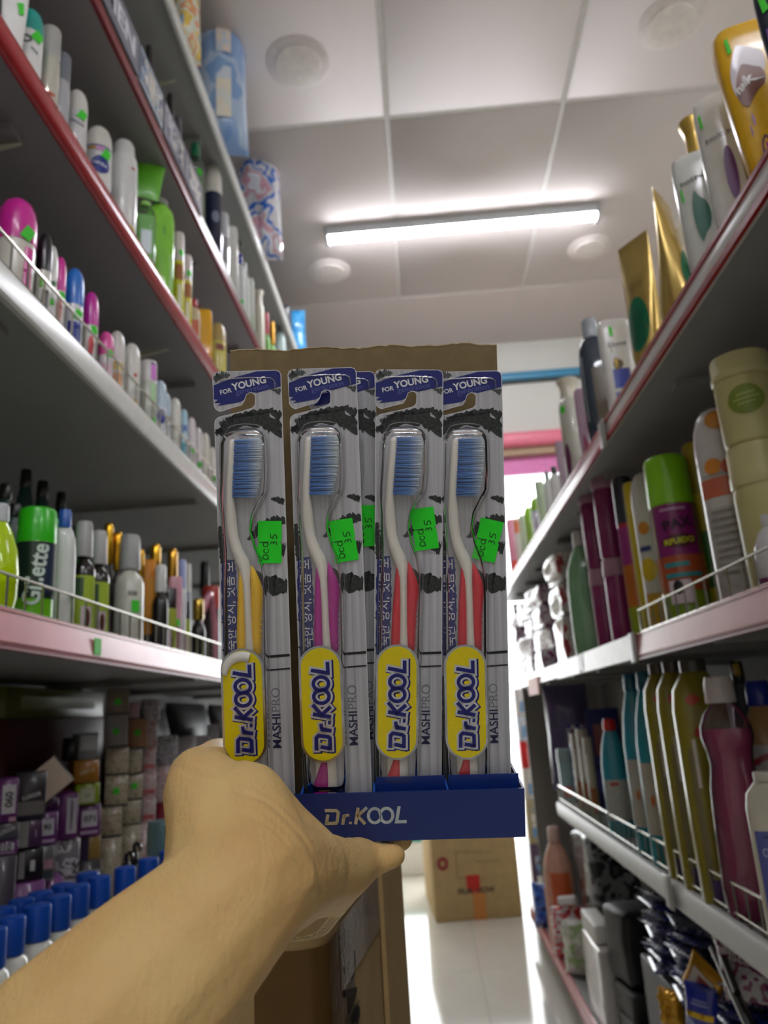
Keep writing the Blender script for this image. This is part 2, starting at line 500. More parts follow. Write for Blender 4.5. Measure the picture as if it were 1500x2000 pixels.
def shelf(unit, key, y0, y1, style, depth=.42, th=.022, rail=False, rail_y=None):
    X, Z, s = SH[key]
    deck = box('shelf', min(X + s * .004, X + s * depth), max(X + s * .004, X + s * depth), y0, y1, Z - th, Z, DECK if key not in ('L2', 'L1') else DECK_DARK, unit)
    for yy in (y0 + .25, (y0 + y1) / 2, y1 - .25):
        box('stiffening_rib', min(X + s * .05, X + s * (depth - .02)), max(X + s * .05, X + s * (depth - .02)), yy - .015, yy + .015, Z - th - .012, Z - th, DECK if key not in ('L2', 'L1') else DECK_DARK, deck)
    f = lambda a, b: (X - s * a, Z + b)
    ya, yb = y0 + .001, y1 - .001
    if style == 'red':
        ext_y('front_lip', [f(-.004, -.026), f(.004, -.026), f(.009, -.018), f(.011, -.006), f(.009, .008), f(.004, .014), f(-.004, .014)], ya, yb, REDP, deck, 1.2)
    elif style == 'darkred':
        ext_y('front_lip', [f(-.004, -.02), f(.004, -.02), f(.006, -.012), f(.004, .006), f(-.004, .006)], ya, yb, REDDK, deck)
        ext_y('strip_holder', [f(-.004, .0062), f(.0035, .0062), f(.005, .012), f(.0035, .024), f(-.001, .024)], ya, yb, M('#85857c', .35, metal=.4), deck)
    elif style == 'whitered':
        ext_y('front_lip', [f(-.004, -.028), f(.004, -.028), f(.006, -.02), f(.006, .0), f(.004, .008), f(-.004, .008)], ya, yb, WHITEP, deck)
        ext_y('lip_edge', [f(.003, .003), f(.0085, .003), f(.0085, .009), f(.003, .009)], ya, yb, REDP, deck)
        ext_y('lip_edge', [f(.003, -.031), f(.0085, -.031), f(.0085, -.022), f(.003, -.022)], ya, yb, REDP, deck)
    elif style == 'pink':
        ext_y('front_lip', [f(-.004, -.036), f(.006, -.036), f(.010, -.03), f(.006, .004), f(.003, .007), f(-.004, .007)], ya, yb, PINKP, deck)
        ext_y('lip_edge', [f(.001, .0055), f(.007, .0045), f(.0065, .0085), f(.001, .0095)], ya, yb, REDP, deck)
        ext_y('lip_edge', [f(.004, -.0395), f(.011, -.0395), f(.011, -.0355), f(.004, -.0355)], ya, yb, REDDK, deck)
    else:
        ext_y('front_lip', [f(-.006, -.040), f(.002, -.040), f(.005, -.036), f(.006, -.004), f(.003, .002), f(-.006, .003)], ya, yb, METAL if style == 'metal' else M('#d5d6cf', .3, spec=.6), deck)
    if rail:
        a, b = rail_y or (y0 + .01, y1 - .01)
        V = []; Fc = []; xr = X + s * .006; h = .052
        tube_vf([(xr, a, Z + .008), (xr, a, Z + h), (xr, b, Z + h), (xr, b, Z + .008)], .0022, 6, V, Fc)
        tube_vf([(xr, a, Z + .012), (xr, b, Z + .012)], .0018, 6, V, Fc)
        k = int((b - a) / .042)
        for i in range(1, k):
            y = a + (b - a) * i / k
            tube_vf([(xr, y, Z + .002), (xr, y, Z + h)], .0016, 5, V, Fc)
        mesh('wire_rail', V, Fc, WIRE, unit)
    return deck

def unit(label, side, X, y0, y1, ztop, depth=.44, back='#b9b6aa'):
    t = thing('shelving_unit', label, 'shelving', (0, 0, 0))
    xb = X + side * depth
    box('back_panel', min(xb, xb + side * .02), max(xb, xb + side * .02), y0 + .03, y1 - .03, .06, ztop, M(back, .6, var=.03, scale=6), t)
    for y in (y0 + .015, y1 - .015):
        box('upright_post', min(xb - side * .02, xb + side * .03), max(xb - side * .02, xb + side * .03), y - .0145, y + .0145, 0, ztop, M('#8d8e8a', .45), t)
    return t

ULa = unit('tall shelving unit stocked with deodorants and sprays', -1, LX, -.25, 2.02, HC + 1.8, back='#7d7b74')
ULb = unit('tall shelving unit continuing behind the green spray bottle', -1, LX, 2.02, 3.8, HC + 1.8, back='#7d7b74')
for U, a, b in ((ULa, -.25, 2.02), (ULb, 2.02, 3.8)):
    shelf(U, 'L0', a, b, 'metal0', depth=.40)
    shelf(U, 'L1', a, b, 'darkred')
    shelf(U, 'L2', a, b, 'red')
    shelf(U, 'L3', a, b, 'white', rail=True)
    shelf(U, 'L4', a, b, 'pink', rail=True)
    shelf(U, 'L5', a, b, 'metal')
    shelf(U, 'L6', a, b, 'pink')
    for y in ((.9, 1.55) if U is ULa else (2.6, 3.3)):
        for key in ('L0', 'L1', 'L2'):
            X, Z, s = SH[key]
            ext = [(X - .05, Z - .0345), (X - .40, Z - .0345), (X - .40, Z - .10), (X - .36, Z - .10)]
            ext_y('bracket', ext, y - .003, y + .003, M('#b8b39a', .5), U)
URa = unit('shelving unit stocked with shampoo and pink floor cleaner', 1, RX, -.25, 1.449, HC + .60, back='#5d5b56')
URb = unit('shelving unit holding the maroon jars and green jug', 1, RX, 1.451, 2.659, HC + .60, back='#5d5b56')
URc = unit('end shelving unit next to the bright shop entrance', 1, RX, 2.661, 3.8, HC + .60, back='#5d5b56')
box('end_panel', RX + .06, RX + .44, 3.801, 3.815, .02, HC + .50, M('#8a8880', .5), URc)
for U, a, b in ((URa, -.25, 1.45), (URb, 1.45, 2.66), (URc, 2.66, 3.8)):
    shelf(U, 'R1', a, b, 'whitered')
    shelf(U, 'R2', a, b, 'pink' if U is URa else 'whitered', rail=U is URa)
    if U is not URc: shelf(U, 'R3', a, b, 'metal', rail=True)
    shelf(U, 'R4', a, b, 'pink')
    # plinth under the lowest shelf
    box('plinth', RX + .03, RX + .40, a + .01, b - .01, 0, SH['R4'][1] - .04, M('#7b7a75', .5), U)
box('plinth', LX - .40, LX - .03, -.24, 2.01, 0, SH['L6'][1] - .04, M('#7b7a75', .5), ULa)
# clips over the joints between shelf fronts
for key, U in (('R1', URb), ('R2', URb), ('R3', URb)):
    X, Z, s = SH[key]
    box('joint_clip', X - .014, X - .0088, 1.432, 1.468, Z - .042, Z + .012, M('#a5a69f', .4), U, bevel=.002)
# paper price strip tucked in the lip near the green jug, and a peach sign
t = tag(ext_y('paper_strip', [(RX - .0095, HC + .072), (RX - .013, HC + .073), (RX - .013, HC + .118), (RX - .0095, HC + .119)], 1.47, 2.3, M('#f1eee6', .3), None), 'white paper price strip along the lip under the green jug', 'price strip')
text_flat('lettering', 'LV', .07, lambda x, y: (RX - .0134, 1.93 - x, HC + .095 + y), M('#8d8a80', .5), t)
t = tag(box('shelf_sign', RX - .0145, RX - .0095, 2.72, 2.98, HC + .04, HC + .10, M('#f0a088', .5), None), 'peach paper sign under the purple packs', 'sign')
# ------------------------------------------------------------------ toothbrush display held up by the hand
D0 = 0.42
def frame(u, v, d, lean):
    """object frame parallel to the held display, turned by `lean` degrees"""
    a = math.radians(lean); c, s = math.cos(a), math.sin(a)
    X = RT * c + UP * s; Z = UP * c - RT * s
    m = Matrix((X, FW, Z)).transposed().to_4x4()
    m.translation = at_depth(u, v, d)
    return m

tray = thing('toothbrush_display', 'blue cardboard counter display tray with brown back board, held up by hand', 'display tray', mat=frame(735, 1643, D0, 1.6))
BLU = M('#04266c', .35, var=.04, scale=30)
BLUI = M('#0a3080', .45, var=.04)
TW, TD, TH = 0.0829, 0.046, 0.027
box('front_panel', -TW, TW, 0, .0012, 0, TH, BLU, tray)
box('base', -TW, TW, .0012, TD, 0, .0012, BLUI, tray)
for s in (-1, 1):
    box('side_panel', s * TW - (.0012 if s > 0 else 0), s * TW + (0 if s > 0 else .0012), .0012, TD, .0012, TH, BLU, tray)
for x in (-.041, -.0005, .0405):
    box('divider', x - .0006, x + .0006, .0014, TD - .001, .0013, TH - .0003, M('#1c55b5', .4), tray)
for x0, x1 in ((.0006, .0395), (.0415, TW - .0016)):
    box('insert_strip', x0, x1, .0092, .0098, .0013, TH + .0052, M('#0b2c7c', .4), tray)
# back board of corrugated card with a ragged cut top edge
CARD = M('#83704c', .8, var=.09, scale=120)
rnd = random.Random(4)
pts = [(-.0825, 0), (.0815, 0), (.0815, .2835)]
n = 60
for i in range(n, -1, -1):
    x = -.0825 + .164 * i / n
    pts.append((x, .2842 + rnd.uniform(-.0005, .0006) + .0006 * math.sin(i * .4)))
from mathutils.geometry import tessellate_polygon
def slab(name, pts, y0, y1, mat, parent, mapping=lambda x, z: (x, z)):
    tri = tessellate_polygon([[Vector((p[0], p[1], 0)) for p in pts]])
    N = len(pts)
    P = [mapping(*p) for p in pts]
    V = [(x, y0, z) for x, z in P] + [(x, y1, z) for x, z in P]
    Fc = [tuple(t) for t in tri] + [tuple(N + i for i in t[::-1]) for t in tri] + [(i, N + i, N + (i + 1) % N, (i + 1) % N) for i in range(N)]
    bm = bmesh.new(); vv = [bm.verts.new(v) for v in V]
    for f in Fc:
        try: bm.faces.new([vv[i] for i in f])
        except ValueError: pass
    bmesh.ops.recalc_face_normals(bm, faces=bm.faces)
    me = bpy.data.meshes.new(name); bm.to_mesh(me); bm.free(); me.materials.append(mat)
    return link(bpy.data.objects.new(name, me), parent)
bb = slab('back_panel', pts, TD, TD + .003, CARD, tray)
ep = [(p[0], p[1]) for p in pts[3:]]
V, Fc = ribbon(ep, .0006)
mesh('torn_edge', [(x, TD - .0002, z - .0002) for x, z in V], Fc, M('#cbb58f', .9), bb, smooth=False)

# Dr.KOOL letters drawn as strokes (x to the right, y up, capital height 1)
def logo(t=1.0):
    D = [(0.06, .84), (.66, .84), (.78, .72), (.70, .2), (.62, .1), (-.02, .1)]
    return [dict(p=[(-.02, .86), (.14, .86)] + D[1:], w=.19), dict(p=[(.16, .62), (.06, .10)], w=.19),
            dict(p=[(1.02, .0), (1.12, .58)], w=.19), dict(p=[(1.08, .36), (1.2, .54), (1.42, .56)], w=.17),
            dict(p=[(1.46, .02), (1.48, .16)], w=.18),
            dict(p=[(1.78, .0), (1.96, .98)], w=.19), dict(p=[(2.48, .98), (1.92, .50), (2.34, .0)], w=.19),
            dict(p=arc(2.92, .48, .37, .42, 35, 325, 22), w=.18),
            dict(p=arc(3.62, .48, .37, .42, -145, 145, 22), w=.18),
            dict(p=[(3.22, .72), (3.32, .24)], w=.18), dict(p=[(3.22, .24), (3.32, .72)], w=.12),
            dict(p=[(4.38, 1.0), (4.2, .08), (4.80, .08)], w=.19)]
LOGO_W = 4.85
def logo_mesh(name, size, mapping, mat, parent, grow=0.0):
    L = logo(); P = []
    for q in L:
        p = list(q['p'])
        if grow:
            (ax, ay), (bx, by) = p[0], p[1]; l = math.hypot(ax - bx, ay - by); p[0] = (ax + (ax - bx) / l * grow / 2, ay + (ay - by) / l * grow / 2)
            (ax, ay), (bx, by) = p[-1], p[-2]; l = math.hypot(ax - bx, ay - by); p[-1] = (ax + (ax - bx) / l * grow / 2, ay + (ay - by) / l * grow / 2)
        P.append(dict(p=[(x * size, y * size) for x, y in p], w=(q['w'] + grow) * size))
    return strokes(name, P, .1, mapping, mat, parent)
lx0 = -.0279
lsize = .0455 / LOGO_W
logo_mesh('lettering', lsize, lambda x, y: (lx0 + x, -.0003, .0098 + y), M('#c7cdd2', .12, metal=1.0, var=.2, scale=150), tray)

# ---- blister packs
K = 0.434 / FPX
CARDBG, nt, b = new_mat('pack_print')
tc = nt.nodes.new('ShaderNodeTexCoord'); mp = nt.nodes.new('ShaderNodeMapping'); mp.inputs['Scale'].default_value = (420, 1, 6)
n1 = nt.nodes.new('ShaderNodeTexNoise'); n1.inputs['Scale'].default_value = 1.0; n1.inputs['Detail'].default_value = 4
r1 = nt.nodes.new('ShaderNodeValToRGB'); r1.color_ramp.elements[0].position = .3; r1.color_ramp.elements[1].position = .68
r1.color_ramp.elements[0].color = lin('#9c9da3'); r1.color_ramp.elements[1].color = lin('#c6c6ca')
nt.links.new(tc.outputs['Object'], mp.inputs[0]); nt.links.new(mp.outputs[0], n1.inputs['Vector']); nt.links.new(n1.outputs['Fac'], r1.inputs[0]); nt.links.new(r1.outputs[0], b.inputs['Base Color'])
b.inputs['Roughness'].default_value = .28
INK = M('#2b302f', .4, var=.7, scale=500)
INKG = M('#4c5150', .45, var=.5, scale=900)
NAVY = M('#1b2473', .3, var=.1, scale=200)
WHT = M('#e2e2e2', .4)
BRW = M('#e6e2d8', .22, var=.02, spec=.5)
CLEAR = film('#ffffff', .04, .07, 1.45)
CLEARR = film('#ffffff', .10, .08, 1.5)
GREEN = M('#19e01d', .55, var=.03)
PEN = M('#15251a', .6)
SIL = M('#c9ccd0', .12, metal=1.0, var=.25, scale=90)
YEL = M('#e3cf05', .3, var=.02)
LOGON = M('#14186e', .35, var=.05)

def brist_mat():
    m, nt, b = new_mat('brush_filaments')
    tc = nt.nodes.new('ShaderNodeTexCoord'); sp = nt.nodes.new('ShaderNodeSeparateXYZ'); mr = nt.nodes.new('ShaderNodeMapRange')
    mr.inputs['From Min'].default_value = 40 * K; mr.inputs['From Max'].default_value = 92 * K
    r = nt.nodes.new('ShaderNodeValToRGB'); e = r.color_ramp.elements
    e[0].color = lin('#3f7ac8'); e[1].color = lin('#eef5f8'); e[0].position = .0; e[1].position = .95
    q = e.new(.5); q.color = lin('#6ea0dc')
    nt.links.new(tc.outputs['Object'], sp.inputs[0]); nt.links.new(sp.outputs[0], mr.inputs[0]); nt.links.new(mr.outputs[0], r.inputs[0]); nt.links.new(r.outputs[0], b.inputs['Base Color'])
    b.inputs['Roughness'].default_value = .35
    return m
BRIST = brist_mat()

def PX_(y0):     # pack print coordinates in pixels (x right, y down) -> local metres
    return lambda x, y: (x * K, y0, -y * K)

def brush_poly(path, widths, seed, jag=.18, n=26):
    """ragged ink stroke along a path"""
    rnd = random.Random(seed)
    up, dn = [], []
    L = len(path) - 1
    for i in range(n + 1):
        t = i / n * L; k = min(int(t), L - 1); f = t - k
        x = path[k][0] + (path[k + 1][0] - path[k][0]) * f; y = path[k][1] + (path[k + 1][1] - path[k][1]) * f
        w = widths[k] + (widths[k + 1] - widths[k]) * f
        dx = path[k + 1][0] - path[k][0]; dy = path[k + 1][1] - path[k][1]; l = math.hypot(dx, dy)
        nx, ny = -dy / l, dx / l
        up.append((x + nx * w / 2 * (1 + rnd.uniform(-jag, jag)), y + ny * w / 2 * (1 + rnd.uniform(-jag, jag))))
        dn.append((x - nx * w / 2 * (1 + rnd.uniform(-jag, jag) * 1.6), y - ny * w / 2 * (1 + rnd.uniform(-jag, jag) * 1.6)))
    V = up + dn; N = n + 1
    return V, [(i, i + 1, N + i + 1, N + i) for i in range(n)]

def clipx(p, lo=0.6, hi=132.4): return (max(lo, min(hi, p[0])), p[1])

def loft_y(name, rows, mat, parent, n=14, e=2.0):
    """bar running down the pack: rows (y px, x centre px, half width px, half depth px, depth centre px)"""
    V = []; Fc = []
    for (y, xc, hw, hd, dc) in rows:
        for k in range(n):
            a = 2 * math.pi * k / n
            V.append(((xc + hw * Surf.sup(math.cos(a), e)) * K, (-dc + hd * Surf.sup(math.sin(a), e)) * K, -y * K))
    for i in range(len(rows) - 1):
        for k in range(n):
            a = i * n + k; b = i * n + (k + 1) % n
            Fc.append((a, a + n, b + n, b))
    Fc.append(tuple(range(n))); Fc.append(tuple((len(rows) - 1) * n + k for k in range(n))[::-1])
    return mesh(name, V, Fc, mat, parent, sharp=1.0)

def pack(u, v, d, lean, grip, gname, label, tagpos=None, length=872, seed=1, peel=False, pill=True):
    t = thing('toothbrush_pack', label, 'toothbrush', mat=frame(u, v, d, lean), group='toothbrush packs in the blue tray')
    W = 133
    out = [(0, 10), (3, 3), (10, 0), (123, 0), (130, 3), (133, 10), (133, length), (1, length), (1, 100), (3, 93), (9, 88),
           (52, 79), (76, 72), (81, 66), (82, 49), (78, 43), (70, 42), (64, 46), (60, 58), (54, 66), (40, 69), (12, 77), (5, 73), (1, 66)]
    card = slab('backing_card', out, 0, .0006, CARDBG, t, lambda x, y: (x * K, -y * K))
    V, Fc = ribbon(out, 1.3, closed=True)
    mesh('card_edge', [(x * K, -.00005, -y * K) for x, y in V], Fc, M('#d5d6da', .3), card, smooth=False)
    # print
    f1, f2, f3, f4 = PX_(-.00012), PX_(-.00022), PX_(-.00032), PX_(-.00042)
    poly_flat('blue_band', [(1, 26), (20, 19), (47, 10), (88, 1), (123, 1), (130, 4), (132, 10), (132, 32), (85, 43), (72, 41), (64, 45), (60, 56), (52, 60), (24, 64), (8, 66), (14, 61), (1, 60), (9, 54), (1, 53)], f1, NAVY, card)
    def add(path, widths, sd, jag=.18, grey=False):
        vv, ff = brush_poly(path, widths, seed=sd, jag=jag)
        mesh('ink_stroke', [f1(*clipx(p)) for p in vv], ff, INKG if grey else INK, card, smooth=False)
    add([(10, 122), (26, 106), (60, 94), (96, 96), (118, 110), (130, 132)], [12, 24, 24, 28, 30, 3], 3, .22)
    add([(2, 122), (10, 114), (18, 120)], [6, 14, 4], 5, .4)
    add([(22, 92), (60, 84), (110, 78), (132, 92)], [5, 9, 10, 22], 8, .35)
    add([(106, 250), (118, 252), (132, 258)], [4, 11, 12], 9, .25)
    add([(58, 328), (84, 308), (110, 294), (132, 292)], [5, 24, 20, 14], 11, .3)
    add([(96, 338), (116, 346), (132, 352)], [4, 16, 26], 12, .3)
    add([(60, 384), (82, 404), (104, 420), (132, 424)], [3, 18, 34, 24], 13, .3)
    add([(4, 300), (6, 330), (9, 372)], [6, 15, 12], 14, .3)
    add([(4, 600), (7, 660), (8, 740), (9, length - 4)], [3, 12, 15, 16], 15, .12)
    add([(4, 16), (16, 8), (34, 6)], [10, 14, 6], 21, .5, True)
    add([(10, 104), (30, 96), (60, 92)], [10, 10, 4], 22, .5, True)
    add([(112, 36), (124, 40), (132, 44)], [3, 8, 12], 23, .4, True)
    # crossing lines
    strokes('rule_line', [dict(p=[(88, 557), (132, 555)], w=5), dict(p=[(90, 583), (132, 581)], w=3), dict(p=[(1, 540), (22, 556)], w=2.2), dict(p=[(1, 486), (12, 494)], w=2)], 3, f2, M('#15161a', .4), card)
    vv, ff = brush_poly([(18, 366), (19, 420), (18, 480), (16, 560)], [26, 30, 29, 25], 31, .08)
    mesh('blue_brush_band', [f1(*clipx(p)) for p in vv], ff, NAVY, card, smooth=False)
    mp = lambda f: (lambda x, y: f(x, -y))
    text_flat('korean_lettering', '숙한 양치, 잇몸 보', 172, mp(f2), WHT, card, rot=math.pi / 2, bold=.006, cx=20, cy=-456)
    text_flat('brand_line', 'FOR', 23, mp(f2), WHT, card, rot=.2, bold=.03, cx=25, cy=-38)
    text_flat('brand_line', 'YOUNG', 68, mp(f2), WHT, card, rot=.2, bold=.045, cx=70, cy=-24)
    text_flat('brand_line', 'generation', 64, mp(f2), M('#5d66a8', .4), card, rot=.17, bold=-.004, cx=76, cy=-37)
    text_flat('product_name', 'MASHI', 66, mp(f2), M('#23254a', .4), card, rot=math.pi / 2, bold=.02, cx=102, cy=-702, height=17)
    text_flat('product_name', 'PRO', 46, mp(f2), M('#6f7178', .4), card, rot=math.pi / 2, bold=-.016, cx=102, cy=-641, height=17)
    poly_flat('violet_badge', arc(62, 118, 17, 8, 0, 360, 18)[:-1], f3, M('#2e2c63', .3), card)
    strokes('badge_line', [arc(62, 118, 19, 10, 0, 360, 20)], 1.4, f3, M('#b9bac6', .2, metal=.6), card)
    # toothbrush
    hz = 16
    br = loft_y('brush_handle', [(133, 38, 2.5, 4, hz), (136, 37.5, 6.5, 9, hz), (144, 37, 8, 11, hz), (180, 34.5, 8, 12, hz), (220, 31, 8.2, 12, hz), (248, 29.5, 8, 11, hz),
                 (275, 30, 10, 9, hz), (300, 31, 10.5, 8, hz), (323, 33.5, 10.2, 8, hz), (345, 39, 11.5, 9, hz), (363, 47, 13.5, 10, hz), (383, 53.5, 12, 11, hz),
                 (410, 56, 8, 12.5, hz), (450, 57, 7.5, 13, hz), (500, 57.5, 8, 12, hz), (545, 58, 9, 11, hz), (600, 50, 16, 10, hz - 4), (700, 46, 20, 9, hz - 5), (780, 47, 21, 9, hz - 5), (length - 8, 48, 20, 8, hz - 5)], BRW, t)
    G = M(grip, .3, var=.05, spec=.5)
    loft_y('grip', [(377, 66, 1, 2, hz), (388, 69, 5, 8, hz), (410, 73.5, 9.5, 11, hz), (430, 75, 12, 12, hz), (445, 74.5, 11.5, 12, hz), (480, 72, 10, 11, hz), (520, 71.5, 9, 10, hz), (546, 72, 8, 8, hz), (552, 72, 3, 3, hz)], G, br)
    loft_y('grip', [(377, 43, 1, 2, hz), (390, 46, 4, 7, hz), (420, 45.5, 6.5, 9, hz), (460, 44, 8, 9, hz), (510, 42.5, 9, 9, hz), (552, 41.5, 9, 8, hz)], G, br)
    loft_y('grip_tail', [(745, 46, 4, 4, hz + 3), (765, 44, 7, 5, hz + 3), (800, 38, 14, 5, hz + 2), (length - 10, 34, 14, 5, hz + 1)], G, br)
    ridges = []
    V = []; Fc = []
    for i in range(9):
        y = 448 + i * 11
        tube_vf([((80 - i * .45) * K, -(hz + 7) * K, -y * K), ((84.2 - i * .5) * K, -hz * K, -(y + 1) * K), ((80 - i * .45) * K, -(hz - 7) * K, -y * K)], 1.5 * K, 5, V, Fc)
    mesh('grip_ridges', V, Fc, G, br)
    # bristles: rows of tufts made of single filaments
    rnd = random.Random(seed)
    V = []; Fc = []
    rows = 13
    for i in range(rows):
        y = 139 + i * 8.6
        x0 = 43.5 - i * .58
        L = 50 - (i / rows) ** 3 * 9 - (3 if i == 0 else 0)
        for c in range(4):
            dz = hz + (c - 1.5) * 5.2
            for q in range(12):
                yy = y + rnd.uniform(-2.9, 2.9); dd = dz + rnd.uniform(-2, 2)
                ye = yy + (yy - y) * .5 + rnd.uniform(-1.4, 1.4); de = dd + rnd.uniform(-1.5, 1.5); le = L + rnd.uniform(-4, 3)
                n0 = len(V)
                for (xx, y_, d_, r) in ((x0 - 1, yy, dd, .95), (x0 + le, ye, de, .7)):
                    for a in (0, 2.1, 4.2):
                        V.append((xx * K, -(d_ + r * math.cos(a)) * K, -(y_ + r * math.sin(a)) * K))
                Fc += [(n0, n0 + 1, n0 + 4, n0 + 3), (n0 + 1, n0 + 2, n0 + 5, n0 + 4), (n0 + 2, n0, n0 + 3, n0 + 5), (n0 + 3, n0 + 4, n0 + 5)]
    bo = mesh('bristles', V, Fc, BRIST, br, smooth=False)
    # blister: vacuum-formed clear shell around the brush
    shell = [(111, 60, 8, 1), (113, 60, 22, 8), (118, 59, 33, 18), (128, 58, 41, 27), (142, 57.5, 44.5, 31), (200, 56.5, 45.5, 32), (235, 54, 45, 31), (255, 48, 39, 29), (280, 42, 31, 27),
             (310, 40, 28, 26), (340, 44, 31, 27), (370, 50, 37, 29), (400, 52, 40, 31), (440, 52, 41, 32), (550, 50, 41, 31), (600, 48, 41, 29), (750, 48, 41, 28), (790, 48, 40, 27), (815, 48, 38, 22), (826, 48, 35, 6), (length - 6, 48, 35, 4)]
    V = []; Fc = []; n = 22
    for (y, xc, hw, dp) in shell:
        for k in range(n + 1):
            a = math.pi * k / n
            V.append(((xc - hw * Surf.sup(math.cos(a), 3.4)) * K, (-dp * max(0.0, Surf.sup(math.sin(a), 3.4)) - .9) * K, -y * K))
    for i in range(len(shell) - 1):
        for k in range(n):
            a = i * (n + 1) + k
            Fc.append((a, a + 1, a + n + 2, a + n + 1))
    bl = mesh('blister', V, Fc, CLEAR, t, sharp=1.4)
    rim = [(xc - hw - 3, y) for (y, xc, hw, dp) in shell[2:-1]] + [(xc + hw + 3, y) for (y, xc, hw, dp) in shell[2:-1]][::-1]
    rim = [(max(2, min(130, x)), y) for x, y in rim]
    top = [(p[0], p[1]) for p in arc(60, 116, 34, 10, 180, 360, 12)]
    VV, FF = tube_vf([(x * K, -.0007, -y * K) for x, y in rim[:len(rim) // 2][::-1] + [(p[0], p[1] - 3) for p in top] + rim[len(rim) // 2:][::-1]], .9 * K, 6)
    mesh('blister_rim', VV, FF, CLEARR, bl)
    # clear bead around the hang tab
    hb = [(12, 18), (20, 15), (70, 13), (112, 15), (119, 19), (121, 26), (121, 33)]
    mesh('tab_bead', *tube_vf([(x * K, -.0005, -y * K) for x, y in hb], 1.5 * K, 6), CLEARR, bl)
    if pill:
        py, pxx, ph, pw = 645, 45, 107, 37
        pd = 30
        def pill_pts(gr):
            return arc(pxx, py - ph + pw, pw + gr, pw + gr, 180, 360, 14) + arc(pxx, py + ph - pw, pw + gr, pw + gr, 0, 180, 14)
        def sl(name, pts, d0, d1, mat):
            return slab(name, pts, -d1 * K, -d0 * K, mat, t, lambda x, y: (x * K, -y * K))
        sl('foil_border', pill_pts(4.5), 31.5, 32.3, SIL)
        st = sl('brand_sticker', pill_pts(0), 32.3, 33.6, YEL)
        ls = 168 / LOGO_W
        g1, g2, g3 = PX_(-33.9 * K), PX_(-34.3 * K), PX_(-34.7 * K)
        mpl = lambda f: (lambda x, y: f(pxx + 17 - y, py + 86 - x))
        logo_mesh('logo_shadow', ls, (lambda x, y: g1(pxx + 19.5 - y, py + 87.5 - x)), LOGON, st, .30)
        logo_mesh('logo_outline', ls, mpl(g2), M('#d6d8dc', .2, metal=.5), st, .24)
        logo_mesh('logo_letters', ls, mpl(g3), LOGON, st, .02)
        if peel:
            V = []; Fc = []
            for j in range(6):
                for i in range(13):
                    a = math.pi * (1.02 + .62 * i / 12)
                    rr = pw + 3 - j * 2.2
                    V.append(((pxx + rr * math.cos(a)) * K, -(34 + 5 * math.sin(j / 5 * 2.6)) * K, -(py - ph + pw + rr * math.sin(a) + j * 1.5 + 4) * K))
            for j in range(5):
                for i in range(12):
                    a = j * 13 + i; Fc.append((a, a + 1, a + 14, a + 13))
            mesh('peeled_corner', V, Fc, M('#d9d8d0', .3), st)
    if tagpos:
        tu, tv, trot = tagpos
        p = tag_local = (tu, tv)
        c, s = math.cos(math.radians(trot)), math.sin(math.radians(trot))
        def T(x, y, dd=1.2 * K):
            return ((p[0] + x * c + y * s) * K, -dd, -(p[1] + -x * s + y * c) * K)
        hw, hh = 23, 41
        o = [(-hw, -hh), (hw, -hh), (hw, -3), (hw - 4, 0), (hw, 3), (hw, hh), (-hw, hh), (-hw, 3), (-hw + 4, 0), (-hw, -3)]
        pt = poly_flat('price_tag', o, lambda x, y: T(x, y, 3.2 * K), GREEN, t)
        def hand(x, y): return T(x, y, 3.9 * K)
            # written turned by a quarter: reading runs upwards
        W_ = lambda pts: [(px, py) for px, py in pts]
        acd = [arc(-8, 29, 5.2, 4.6, 30, 330, 12), [(-3, 26), (-2.5, 34)], [(-13, 24), (-2, 25)],
               arc(-7, 17, 4.6, 4.2, -60, 240, 12), arc(-8, 5, 4.8, 4.4, 0, 360, 14), [(-19, .5), (-2, 0)]]
        n35 = [arc(4.5, 4, 3.0, 4.6, 170, 350, 8) + arc(10.6, 4, 3.2, 4.8, 190, 385, 9), [(2, -8), (6.5, -7.5)] + arc(10, -9.5, 3.7, 5, 150, 400, 10), [(2, -8), (1, -17)]]
        strokes('handwriting', [acd[0], acd[1], acd[3], acd[4], acd[5], n35[0], n35[1], n35[2]], 1.5, hand, PEN, pt)
    return t

pack(602, 729, .4440, 1.7, '#c0202f', 'red', 'toothbrush pack mostly hidden behind the purple-grip brush pack', tagpos=(104, 308, 0), seed=9)
pack(848, 727, .4390, 1.3, '#d61f35', 'red', 'red-grip toothbrush pack whose green price tag is stuck on askew, in end slot', tagpos=(98, 334, -14), seed=4)
pack(733, 722, .4365, -.25, '#d81f34', 'red', 'red-grip toothbrush pack between the purple-grip brush and the other red one', tagpos=(98, 312, 8), seed=3)
pack(562, 722, .4325, 2.1, '#b3178f', 'purple', 'purple-grip toothbrush pack with yellow sticker and green price tag', tagpos=(97, 336, 7), seed=2)
pack(415, 727, .4325, 1.9, '#f0bf0a', 'yellow', 'yellow-grip toothbrush pack with its sticker peeling at the top', tagpos=(101, 334, -2), seed=1, peel=True)

# ------------------------------------------------------------------ the arm and hand
def blob_chain(bm, pts, sub=6):
    """overlapping spheres along a tapering chain; pts: (u, v, depth, radius m)"""
    P = [(at_depth(u, v, d), r) for u, v, d, r in pts]
    for (p, r), (q, s) in zip(P, P[1:]):
        for i in range(sub + 1):
            t = i / sub
            bmesh.ops.create_icosphere(bm, subdivisions=2, radius=r + (s - r) * t, matrix=Matrix.Translation(p.lerp(q, t)))

